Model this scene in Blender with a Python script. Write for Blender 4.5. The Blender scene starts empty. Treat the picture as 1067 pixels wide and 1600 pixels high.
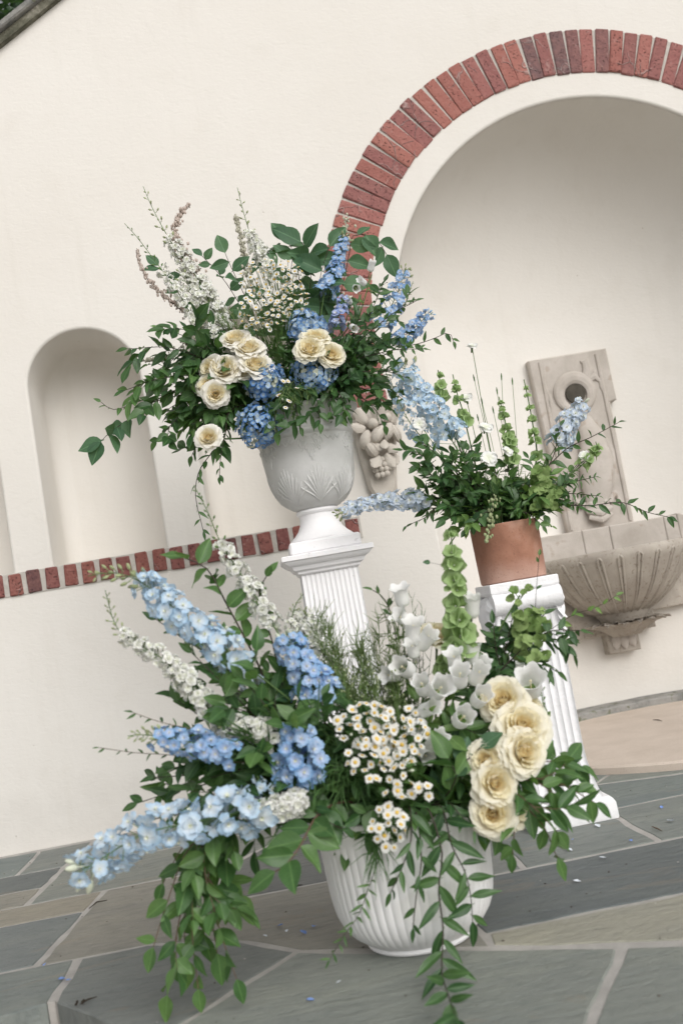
import bpy, bmesh, math, random
from mathutils import Vector, Matrix, Quaternion, noise
from mathutils.geometry import tessellate_polygon
R = math.radians
PI = math.pi
rnd = random.Random(7)
scene = bpy.context.scene
COL = scene.collection

# ---------------------------------------------------------------- camera
ROLL, PITCH, YAW = R(9.9), R(5.5), R(5.2)
CAM = Vector((0, -4.0, .702))
FWD = Vector((math.sin(YAW)*math.cos(PITCH), math.cos(YAW)*math.cos(PITCH), math.sin(PITCH)))
_r0 = Vector((math.cos(YAW), -math.sin(YAW), 0)); _u0 = _r0.cross(FWD)
CUP = math.cos(ROLL)*_u0 + math.sin(ROLL)*_r0
CRT = math.cos(ROLL)*_r0 - math.sin(ROLL)*_u0
cam_d = bpy.data.cameras.new('camera'); cam = bpy.data.objects.new('camera', cam_d); COL.objects.link(cam)
m3 = Matrix((CRT, CUP, -FWD)).transposed()
cam.matrix_world = Matrix.Translation(CAM) @ m3.to_4x4()
cam_d.sensor_fit = 'VERTICAL'; cam_d.sensor_height = 36; cam_d.sensor_width = 24; cam_d.lens = 35
cam_d.clip_start = .05; cam_d.clip_end = 500
cam_d.dof.use_dof = True; cam_d.dof.focus_distance = 3.0; cam_d.dof.aperture_fstop = 3.2
scene.camera = cam
scene.render.resolution_x, scene.render.resolution_y = 682, 1024

# ---------------------------------------------------------------- light
SUN_EL, SUN_AZ = R(37), R(22)          # azimuth measured from -Y (towards the camera) to +X
world = bpy.data.worlds.new('World'); scene.world = world; world.use_nodes = True
nt = world.node_tree; nt.nodes.clear()
sky = nt.nodes.new('ShaderNodeTexSky'); sky.sky_type = 'NISHITA'; sky.sun_disc = False
sky.sun_elevation = SUN_EL; sky.sun_rotation = PI - SUN_AZ
sky.air_density = 1.0; sky.dust_density = 3.0; sky.ozone_density = 1.0
hs = nt.nodes.new('ShaderNodeHueSaturation'); hs.inputs['Saturation'].default_value = .16   # overcast: the blue is veiled
bg = nt.nodes.new('ShaderNodeBackground'); bg.inputs['Strength'].default_value = .135
wo = nt.nodes.new('ShaderNodeOutputWorld')
nt.links.new(sky.outputs[0], hs.inputs['Color']); nt.links.new(hs.outputs[0], bg.inputs['Color']); nt.links.new(bg.outputs[0], wo.inputs['Surface'])
sun_d = bpy.data.lights.new('sun', 'SUN'); sun_d.energy = 1.5; sun_d.angle = R(50); sun_d.color = (1, .97, .93)
sun = bpy.data.objects.new('sun', sun_d); COL.objects.link(sun)
sdir = Vector((math.sin(SUN_AZ)*math.cos(SUN_EL), -math.cos(SUN_AZ)*math.cos(SUN_EL), math.sin(SUN_EL)))
sun.rotation_mode = 'QUATERNION'; sun.rotation_quaternion = (-sdir).to_track_quat('-Z', 'Y'); sun.location = (2, -4, 6)
vs = scene.view_settings; vs.view_transform = 'Standard'; vs.look = 'None'; vs.gamma = 1; vs.exposure = 0.04
vs.use_curve_mapping = False
scene.render.engine = 'CYCLES'
scene.cycles.max_bounces = 16; scene.cycles.diffuse_bounces = 9; scene.cycles.transmission_bounces = 12

def at(x, y, Y):
    """pixel of the photograph -> the point of the place that lies on the vertical plane at depth Y"""
    F = 1600*35/36
    d = FWD + CRT*((x-533.5)/F) + CUP*((800-y)/F)
    return CAM + d*((Y-CAM.y)/d.y)

# ---------------------------------------------------------------- materials
def srgb(r, g, b):
    return tuple(((c/255)/12.92 if c/255 <= .04045 else ((c/255+.055)/1.055)**2.4) for c in (r, g, b)) + (1,)

class N:
    def __init__(s, name):
        s.m = bpy.data.materials.new(name); s.m.use_nodes = True; s.t = s.m.node_tree; s.t.nodes.clear()
        s.out = s.n('ShaderNodeOutputMaterial')
    def n(s, typ, **kw):
        x = s.t.nodes.new(typ)
        for k, v in kw.items():
            if hasattr(x, k): setattr(x, k, v)
            else: x.inputs[k].default_value = v
        return x
    def l(s, a, b): s.t.links.new(a, b)
    def noise(s, scale, detail=4, rough=.55, co=None, dist=0):
        x = s.n('ShaderNodeTexNoise'); x.inputs['Scale'].default_value = scale; x.inputs['Detail'].default_value = detail
        x.inputs['Roughness'].default_value = rough; x.inputs['Distortion'].default_value = dist
        if co: s.l(co, x.inputs['Vector'])
        return x.outputs['Fac']
    def ramp(s, fac, stops, interp='LINEAR'):
        x = s.n('ShaderNodeValToRGB'); x.color_ramp.interpolation = interp
        e = x.color_ramp.elements
        while len(e) < len(stops): e.new(.5)
        for el, (p, c) in zip(e, stops):
            el.position = p; el.color = c if len(c) == 4 else tuple(c)+(1,)
        s.l(fac, x.inputs[0]); return x.outputs[0]
    def mix(s, fac, a, b, mode='MIX'):
        x = s.n('ShaderNodeMix'); x.data_type = 'RGBA'; x.blend_type = mode
        for v, i in ((fac, 0), (a, 6), (b, 7)):
            if isinstance(v, (int, float)): x.inputs[i].default_value = v
            elif isinstance(v, tuple): x.inputs[i].default_value = v
            else: s.l(v, x.inputs[i])
        return x.outputs[2]
    def math(s, op, a, b=0.0, clamp=False):
        x = s.n('ShaderNodeMath'); x.operation = op; x.use_clamp = clamp
        for v, i in ((a, 0), (b, 1)):
            if isinstance(v, (int, float)): x.inputs[i].default_value = v
            else: s.l(v, x.inputs[i])
        return x.outputs[0]
    def bump(s, h, strength, dist, prev=None):
        x = s.n('ShaderNodeBump'); x.inputs['Strength'].default_value = strength; x.inputs['Distance'].default_value = dist
        s.l(h, x.inputs['Height'])
        if prev: s.l(prev, x.inputs['Normal'])
        return x.outputs[0]
    def pos(s): return s.n('ShaderNodeNewGeometry').outputs['Position']
    def obj(s): return s.n('ShaderNodeTexCoord').outputs['Object']
    def rand(s): return s.n('ShaderNodeObjectInfo').outputs['Random']
    def principled(s, color, rough=.6, normal=None, spec=.4, trans=0, tcolor=None, sss=0):
        p = s.n('ShaderNodeBsdfPrincipled')
        if isinstance(color, tuple): p.inputs['Base Color'].default_value = color
        else: s.l(color, p.inputs['Base Color'])
        if isinstance(rough, (int, float)): p.inputs['Roughness'].default_value = rough
        else: s.l(rough, p.inputs['Roughness'])
        p.inputs['Specular IOR Level'].default_value = spec
        if normal: s.l(normal, p.inputs['Normal'])
        o = p.outputs[0]
        if trans:
            t = s.n('ShaderNodeBsdfTranslucent'); tc = tcolor if tcolor is not None else color
            if isinstance(tc, tuple): t.inputs['Color'].default_value = tc
            else: s.l(tc, t.inputs['Color'])
            x = s.n('ShaderNodeMixShader'); x.inputs[0].default_value = trans
            s.l(o, x.inputs[1]); s.l(t.outputs[0], x.inputs[2]); o = x.outputs[0]
        s.l(o, s.out.inputs['Surface'])
        return s.m

def mat_stucco(name='stucco', c1=(.705, .680, .640), c2=(.668, .638, .592)):
    s = N(name); p = s.pos()
    big = s.noise(.9, 5, .6, p); mid = s.noise(6, 5, .6, p); fine = s.noise(60, 4, .6, p, .4)
    col = s.mix(s.ramp(big, [(.35, (0, 0, 0)), (.7, (1, 1, 1))]), c1+(1,), c2+(1,))
    col = s.mix(s.math('MULTIPLY', s.ramp(mid, [(.55, (0, 0, 0)), (.75, (1, 1, 1))]), .25), col, (.60, .565, .51, 1))
    pits = s.n('ShaderNodeTexVoronoi'); pits.inputs['Scale'].default_value = 11; s.l(p, pits.inputs['Vector'])
    pm = s.ramp(pits.outputs['Distance'], [(.03, (1, 1, 1)), (.055, (0, 0, 0))])
    sel = s.ramp(s.noise(9, 2, .5, p), [(.6, (0, 0, 0)), (.64, (1, 1, 1))])
    pm = s.math('MULTIPLY', pm, sel)
    col = s.mix(s.math('MULTIPLY', pm, .45), col, (.42, .38, .33, 1))
    # thin trowel scratches
    mp = s.n('ShaderNodeMapping'); mp.inputs['Scale'].default_value = (4, 4, 9); s.l(p, mp.inputs['Vector'])
    tr = s.noise(7, 3, .5, mp.outputs[0], .8)
    # splash-back grime along the foot of the wall, and a few faint run marks
    sep = s.n('ShaderNodeSeparateXYZ'); s.l(p, sep.inputs[0])
    gz = s.math('ADD', sep.outputs[2], s.math('MULTIPLY', s.noise(3.5, 5, .65, p), -.30))
    gm = s.math('MULTIPLY', s.ramp(gz, [(.0, (1, 1, 1)), (.08, (0, 0, 0))]), s.ramp(s.noise(14, 5, .7, p), [(.3, (.3,)*3), (.7, (1, 1, 1))]))
    col = s.mix(s.math('MULTIPLY', gm, .18), col, (.45, .42, .38, 1))
    ms = s.n('ShaderNodeMapping'); ms.inputs['Scale'].default_value = (5, 5, .35); s.l(p, ms.inputs['Vector'])
    rm = s.ramp(s.noise(2.2, 4, .6, ms.outputs[0]), [(.58, (0, 0, 0)), (.75, (1, 1, 1))])
    col = s.mix(s.math('MULTIPLY', rm, .16), col, (.56, .53, .47, 1))
    vc = s.n('ShaderNodeTexVoronoi'); vc.feature = 'DISTANCE_TO_EDGE'; vc.inputs['Scale'].default_value = 1.3
    wp = s.n('ShaderNodeMix'); wp.data_type = 'VECTOR'; wp.inputs[0].default_value = .25; s.l(p, wp.inputs[4])
    nn = s.n('ShaderNodeTexNoise'); nn.inputs['Scale'].default_value = 4; nn.inputs['Detail'].default_value = 6; s.l(p, nn.inputs['Vector']); s.l(nn.outputs['Color'], wp.inputs[5]); s.l(wp.outputs[1], vc.inputs['Vector'])
    hc = s.math('MULTIPLY', s.ramp(vc.outputs['Distance'], [(.0015, (1, 1, 1)), (.004, (0, 0, 0))]), s.ramp(s.noise(1.1, 3, .5, p), [(.54, (0, 0, 0)), (.60, (1, 1, 1))]))
    col = s.mix(s.math('MULTIPLY', hc, .08), col, (.42, .39, .35, 1))
    h = s.math('ADD', s.math('MULTIPLY', tr, .6), s.math('MULTIPLY', fine, .35))
    h = s.math('ADD', h, s.math('MULTIPLY', mid, 1.2))
    h = s.math('SUBTRACT', h, s.math('MULTIPLY', pm, .8))
    return s.principled(col, .85, s.bump(h, .34, .005), .2)

def mat_brick(k=1.0, dark=.95):
    s = N('brick'); p = s.pos(); r = s.rand()
    base = s.ramp(r, [(0, (.29, .115, .098)), (.25, (.35, .145, .118)), (.5, (.315, .132, .118)), (.68, (.265, .112, .105)), (.92, (.24, .108, .10)), (.985, (.14, .095, .098)), (1, (.33, .155, .128))])
    if k != 1: base = s.mix(1.0, base, (k, k*.93, k*.93, 1), 'MULTIPLY')
    n1 = s.noise(45, 5, .65, p)
    col = s.mix(s.math('MULTIPLY', s.ramp(n1, [(.4, (0, 0, 0)), (.7, (1, 1, 1))]), .35), base, (.40, .20, .17, 1))
    # lime smears
    w = s.noise(22, 6, .7, p, 1.5)
    sm = s.ramp(w, [(.60, (0, 0, 0)), (.66, (1, 1, 1))])
    col = s.mix(s.math('MULTIPLY', sm, .22), col, (.52, .44, .41, 1))
    v = s.n('ShaderNodeTexVoronoi'); v.feature = 'DISTANCE_TO_EDGE'; v.inputs['Scale'].default_value = 9
    wp = s.n('ShaderNodeMix'); wp.data_type = 'VECTOR'; wp.inputs[0].default_value = .12; s.l(p, wp.inputs[4])
    nn = s.n('ShaderNodeTexNoise'); nn.inputs['Scale'].default_value = 8; s.l(p, nn.inputs['Vector']); s.l(nn.outputs['Color'], wp.inputs[5])
    s.l(wp.outputs[1], v.inputs['Vector'])
    cr = s.ramp(v.outputs['Distance'], [(.006, (1, 1, 1)), (.022, (0, 0, 0))])
    cr = s.math('MULTIPLY', cr, s.ramp(s.noise(5, 2, .5, p), [(.5, (0, 0, 0)), (.56, (1, 1, 1))]))
    col = s.mix(s.math('MULTIPLY', cr, .38), col, (.5, .44, .42, 1))
    pits = s.ramp(s.noise(130, 2, .5, p), [(.30, (1, 1, 1)), (.38, (0, 0, 0))])
    col = s.mix(s.math('MULTIPLY', pits, .7), col, (.05, .03, .03, 1))
    h = s.math('SUBTRACT', s.math('ADD', n1, cr), pits)
    return s.principled(col, .9, s.bump(h, .9, .006), .2)

def mat_simple(name, stops, scale, rough=.8, bumpscale=80, bs=.4, bd=.003, spec=.3, speck=None):
    s = N(name); p = s.pos()
    col = s.ramp(s.noise(scale, 6, .65, p, .3), stops)
    if speck:
        k = s.ramp(s.noise(speck[0], 3, .5, p), [(speck[1], (0, 0, 0)), (speck[1]+.05, (1, 1, 1))])
        col = s.mix(s.math('MULTIPLY', k, speck[3]), col, speck[2]+(1,))
    h = s.noise(bumpscale, 5, .6, p)
    return s.principled(col, rough, s.bump(h, bs, bd), spec)

def mat_flag():
    s = N('bluestone'); p = s.pos(); r = s.rand(); o = s.obj()
    base = s.ramp(r, [(0, (.192, .200, .190)), (.3, (.180, .196, .192)), (.55, (.210, .206, .192)), (.8, (.172, .182, .182)), (1, (.200, .205, .192))])
    oi = s.n('ShaderNodeObjectInfo')
    base = s.mix(1.0, base, oi.outputs['Color'], 'MULTIPLY')
    mp = s.n('ShaderNodeMapping'); mp.inputs['Scale'].default_value = (1, 2.6, 1); s.l(p, mp.inputs['Vector'])
    n1 = s.noise(2.6, 7, .62, mp.outputs[0], .8)
    col = s.mix(s.math('MULTIPLY', s.ramp(n1, [(.35, (0, 0, 0)), (.72, (1, 1, 1))]), .65), base, s.mix(1.0, base, (1.34, 1.30, 1.20, 1), 'MULTIPLY'))
    n2 = s.noise(16, 6, .7, mp.outputs[0], .5)
    col = s.mix(s.math('MULTIPLY', s.ramp(n2, [(.3, (1, 1, 1)), (.5, (0, 0, 0))]), .5), col, s.mix(1.0, col, (.66, .70, .72, 1), 'MULTIPLY'))
    # rusty veins
    rv = s.ramp(s.noise(1.7, 5, .6, mp.outputs[0], 1.2), [(.60, (0, 0, 0)), (.63, (1, 1, 1)), (.66, (.25, .25, .25)), (.8, (0, 0, 0))])
    col = s.mix(s.math('MULTIPLY', rv, .22), col, (.30, .225, .155, 1))
    mq = s.n('ShaderNodeMapping'); mq.inputs['Scale'].default_value = (1, 5.5, 1); mq.inputs['Rotation'].default_value = (0, 0, .12); s.l(p, mq.inputs['Vector'])
    cl_n = s.noise(9, 7, .72, mq.outputs[0], .6)
    col = s.mix(s.math('MULTIPLY', s.ramp(cl_n, [(.34, (1, 1, 1)), (.44, (0, 0, 0))]), .38), col, s.mix(1.0, col, (.55, .57, .58, 1), 'MULTIPLY'))
    col = s.mix(s.math('MULTIPLY', s.ramp(cl_n, [(.58, (0, 0, 0)), (.72, (1, 1, 1))]), .30), col, s.mix(1.0, col, (1.45, 1.40, 1.30, 1), 'MULTIPLY'))
    dk = s.ramp(s.noise(70, 4, .7, p), [(.28, (1, 1, 1)), (.36, (0, 0, 0))])
    col = s.mix(s.math('MULTIPLY', dk, .5), col, (.09, .09, .085, 1))
    fine = s.noise(90, 4, .6, p)
    h = s.math('ADD', s.math('ADD', s.math('MULTIPLY', n2, 1.0), s.math('MULTIPLY', cl_n, 1.2)), s.math('MULTIPLY', fine, .3))
    return s.principled(col, s.ramp(n2, [(.3, (.72,)*3), (.7, (.58,)*3)]), s.bump(h, .8, .008), .35)

def mat_leaf(name, c1, c2, rough=.42, trans=.28, vein=.30, spec=.45):
    s = N(name); o = s.obj(); r = s.rand()
    col = s.mix(r, c1+(1,), c2+(1,))
    sep = s.n('ShaderNodeSeparateXYZ'); s.l(o, sep.inputs[0])
    ax = s.math('ABSOLUTE', sep.outputs[0])
    mid = s.ramp(ax, [(.008, (1, 1, 1)), (.03, (0, 0, 0))])
    # side veins: slanted waves
    w = s.math('SINE', s.math('MULTIPLY', s.math('SUBTRACT', sep.outputs[1], s.math('MULTIPLY', ax, .9)), 46))
    sv = s.ramp(w, [(.86, (0, 0, 0)), (.99, (1, 1, 1))])
    v = s.math('ADD', mid, s.math('MULTIPLY', sv, .22), True)
    light = tuple(min(1, c*1.9+.03) for c in c2)+(1,)
    n1 = s.noise(5, 4, .6, o)
    col = s.mix(s.math('MULTIPLY', s.ramp(n1, [(.4, (0, 0, 0)), (.7, (1, 1, 1))]), .3), col, tuple(c*.6 for c in c1)+(1,))
    col = s.mix(s.math('MULTIPLY', v, vein), col, light)
    tc = s.mix(1.0, col, (2.0, 2.1, .9, 1), 'MULTIPLY')
    return s.principled(col, rough, s.bump(s.math('SUBTRACT', 1.0, v), .25, .002), spec, trans, tc)

def mat_petal(name, c1, c2, edge=None, trans=.36, rough=.55, eye=None, scale=1.0):
    """colour varies from flower to flower; edge = colour towards the rim (object radius), eye = colour at the heart"""
    s = N(name); o = s.obj(); r = s.rand()
    col = s.mix(r, c1+(1,), c2+(1,))
    ln = s.n('ShaderNodeVectorMath'); ln.operation = 'LENGTH'; s.l(o, ln.inputs[0])
    if edge: col = s.mix(s.ramp(ln.outputs['Value'], [(.25*scale, (0, 0, 0)), (.95*scale, (1, 1, 1))]), col, edge+(1,))
    if eye: col = s.mix(s.ramp(ln.outputs['Value'], [(.10*scale, (1, 1, 1)), (.42*scale, (0, 0, 0))]), col, eye+(1,))
    n1 = s.noise(7, 4, .6, o)
    col = s.mix(s.math('MULTIPLY', n1, .10), col, s.mix(1.0, col, (.80, .82, .86, 1), 'MULTIPLY'))
    mp = s.n('ShaderNodeMapping'); mp.inputs['Scale'].default_value = (9, 1.2, 1); s.l(o, mp.inputs['Vector'])
    return s.principled(col, rough, s.bump(s.noise(5, 3, .6, mp.outputs[0]), .25, .01), .25, trans)

def mat_plain(name, c, rough=.6, trans=0, var=.25):
    s = N(name); r = s.rand()
    col = s.mix(r, c+(1,), tuple(x*(1-var) for x in c)+(1,))
    return s.principled(col, rough, None, .3, trans)

M = {}
M['stucco'] = mat_stucco()
M['brick'] = mat_brick(); M['brick_d'] = mat_brick(.68)
M['mortar'] = mat_simple('mortar', [(.3, (.40, .375, .34)), (.7, (.54, .51, .47))], 30, .95, 160, .6, .004)
M['coping'] = mat_simple('slate coping', [(.3, (.13, .135, .13)), (.5, (.26, .255, .24)), (.7, (.33, .32, .30))], 14, .9, 60, .6, .01, speck=(25, .6, (.12, .13, .07), .7))
M['moss_mortar'] = mat_simple('mossy mortar', [(.35, (.07, .07, .05)), (.55, (.15, .145, .11)), (.75, (.36, .34, .29))], 16, .95, 70, .8, .01)
M['bounce_ground'] = mat_simple('pale gravel', [(.3, (.42, .38, .32)), (.7, (.58, .53, .46))], 60, .95, 90, .8, .01)  # made-up pale ground cover, added to bounce light up into the soffits
M['flag'] = mat_flag()
M['joint'] = mat_simple('joint mortar', [(.3, (.33, .315, .295)), (.7, (.45, .43, .405))], 12, .95, 140, .6, .004)
M['sandstone'] = mat_simple('sand render', [(.3, (.50, .425, .36)), (.7, (.60, .52, .45))], 5, .95, 220, .6, .003, speck=(260, .62, (.36, .28, .22), .5))
M['stone'] = mat_simple('carved stone', [(.25, (.36, .325, .285)), (.5, (.45, .41, .37)), (.75, (.53, .49, .45))], 7, .9, 190, .5, .003, speck=(14, .63, (.30, .225, .165), .4))
M['stone_d'] = mat_simple('damp carved stone', [(.3, (.32, .285, .245)), (.7, (.45, .41, .36))], 9, .9, 190, .6, .003, speck=(60, .6, (.20, .165, .13), .5))
M['corbelstone'] = mat_simple('cast corbel', [(.3, (.45, .41, .36)), (.7, (.56, .52, .465))], 12, .9, 150, .4, .003)
M['white'] = mat_simple('white painted plaster', [(.3, (.79, .78, .79)), (.7, (.85, .84, .85))], 9, .6, 120, .35, .002, .4, speck=(45, .70, (.45, .43, .42), .5))
M['rough_white'] = mat_simple('rough white plaster', [(.3, (.77, .765, .775)), (.7, (.83, .825, .835))], 12, .75, 70, .7, .004, .3, speck=(60, .71, (.5, .48, .46), .5))
M['gloss_white'] = mat_simple('white glazed pot', [(.3, (.83, .82, .825)), (.7, (.87, .86, .865))], 5, .45, 60, .15, .002, .45, speck=(5, .60, (.66, .64, .60), .35))
M['urn'] = mat_simple('grey cast urn', [(.3, (.52, .52, .505)), (.5, (.59, .59, .58)), (.7, (.67, .665, .66))], 8, .75, 110, .35, .002, .3)
def mat_terra():
    s = N('terracotta'); p = s.pos()
    col = s.ramp(s.noise(6, 5, .6, p), [(.3, (.22, .100, .064)), (.52, (.35, .175, .118)), (.75, (.50, .32, .25))])
    sep = s.n('ShaderNodeSeparateXYZ'); s.l(p, sep.inputs[0])
    lim = s.math('ADD', sep.outputs[2], s.math('MULTIPLY', s.noise(9, 4, .6, p), .10))
    bl = s.ramp(s.math('SUBTRACT', lim, .70), [(.055, (1, 1, 1)), (.115, (0, 0, 0))])      # lime bloom creeping up from the foot
    col = s.mix(s.math('MULTIPLY', bl, .5), col, (.55, .38, .32, 1))
    sp = s.ramp(s.noise(190, 3, .6, p), [(.32, (1, 1, 1)), (.40, (0, 0, 0))])
    col = s.mix(s.math('MULTIPLY', sp, .55), col, (.20, .10, .07, 1))
    return s.principled(col, .85, s.bump(s.noise(160, 4, .6, p), .4, .002), .25)
M['terra'] = mat_terra()
M['soil'] = mat_simple('dark moss', [(.3, (.01, .014, .008)), (.7, (.03, .04, .018))], 40, .95)
M['hole'] = mat_simple('spout shade', [(.3, (.05, .045, .035)), (.7, (.09, .08, .065))], 20, .9)
M['bark'] = mat_simple('bark', [(.3, (.05, .04, .03)), (.7, (.12, .095, .075))], 14, .95, 40, .8, .02)

M['lf_dark'] = mat_leaf('dark green leaf', (.026, .074, .026), (.074, .150, .050), .40)
M['lf_mid'] = mat_leaf('green leaf', (.044, .112, .036), (.110, .205, .064), .40)
M['lf_blue'] = mat_leaf('blue green leaf', (.050, .115, .062), (.085, .165, .085), .55, .2, .35, .3)
M['lf_light'] = mat_leaf('light green leaf', (.10, .19, .055), (.16, .26, .08))
M['lf_tree'] = mat_leaf('tree leaf', (.015, .04, .018), (.035, .075, .028))
M['needle'] = mat_plain('thread leaf', (.27, .40, .14), .5, .3, .35)
M['needle_d'] = mat_plain('grassy leaf', (.11, .225, .07), .5, .3, .45)
M['stem'] = mat_plain('green stem', (.11, .19, .06), .5)
M['stem_d'] = mat_plain('dark stem', (.045, .035, .025), .6)
M['stem_r'] = mat_plain('reddish stem', (.13, .085, .055), .6)
M['bud'] = mat_plain('pale green bud', (.42, .48, .26), .5, .2, .35)
M['bud_w'] = mat_plain('white bud', (.72, .76, .62), .5, .2, .2)
M['bluelight'] = mat_petal('light blue petal', (.52, .71, .88), (.66, .79, .90), (.42, .63, .86), eye=(.80, .85, .88))
M['bluepale'] = mat_petal('pale blue petal', (.64, .75, .89), (.74, .81, .90), (.52, .67, .87), eye=(.85, .87, .86))
M['bluemid'] = mat_petal('cornflower blue petal', (.30, .53, .83), (.51, .68, .87), (.25, .49, .83), eye=(.62, .68, .84))
M['bluedeep'] = mat_petal('lilac blue petal', (.32, .46, .80), (.54, .62, .86), (.28, .44, .80), eye=(.68, .68, .78))
M['hydr'] = mat_petal('hydrangea blue petal', (.055, .19, .52), (.24, .45, .76), (.08, .26, .64), eye=(.40, .52, .62))
M['hydr_p'] = mat_petal('hydrangea pale petal', (.24, .45, .80), (.58, .71, .82), (.20, .40, .80), eye=(.6, .7, .72))
M['white_petal'] = mat_petal('white petal', (.91, .91, .88), (.93, .93, .91), eye=(.86, .88, .74), trans=.28)
M['bell'] = mat_petal('white bell petal', (.88, .88, .86), (.91, .91, .90), trans=.30, eye=(.80, .86, .66), scale=1.1)
M['daisy'] = mat_petal('daisy petal', (.88, .875, .84), (.90, .90, .87))
M['yolk'] = mat_plain('daisy eye', (.74, .50, .10), .7, 0, .25)
M['rose_ow'] = mat_petal('outer cream rose petal', (.91, .83, .58), (.92, .86, .66), (.92, .89, .77), trans=.40)
M['rose_mw'] = mat_petal('middle cream rose petal', (.90, .79, .47), (.91, .83, .54), (.92, .87, .68), trans=.40)
M['rose_o'] = mat_petal('outer rose petal', (.90, .86, .72), (.92, .89, .78), (.92, .90, .84), trans=.40)
M['rose_m'] = mat_petal('middle rose petal', (.86, .76, .48), (.89, .81, .58), (.90, .85, .68), trans=.40)
M['rose_i'] = mat_petal('heart rose petal', (.88, .72, .36), (.90, .77, .44), (.91, .83, .58), trans=.40)
M['calyx'] = mat_petal('green calyx', (.25, .39, .12), (.36, .50, .20), (.42, .56, .28), trans=.35)
M['helle'] = mat_petal('green hellebore', (.19, .30, .09), (.32, .43, .17), (.27, .39, .14), trans=.3)
M['astilbe'] = mat_plain('dusty pink floret', (.82, .70, .62), .8, .3, .3)
M['astilbe_g'] = mat_plain('greenish floret', (.70, .68, .55), .8, .3, .3)
M['petal_w'] = mat_plain('fallen white petal', (.74, .78, .84), .6, .15, .1)
M['petal_b'] = mat_plain('fallen blue petal', (.24, .38, .80), .6, .15, .3)

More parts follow.
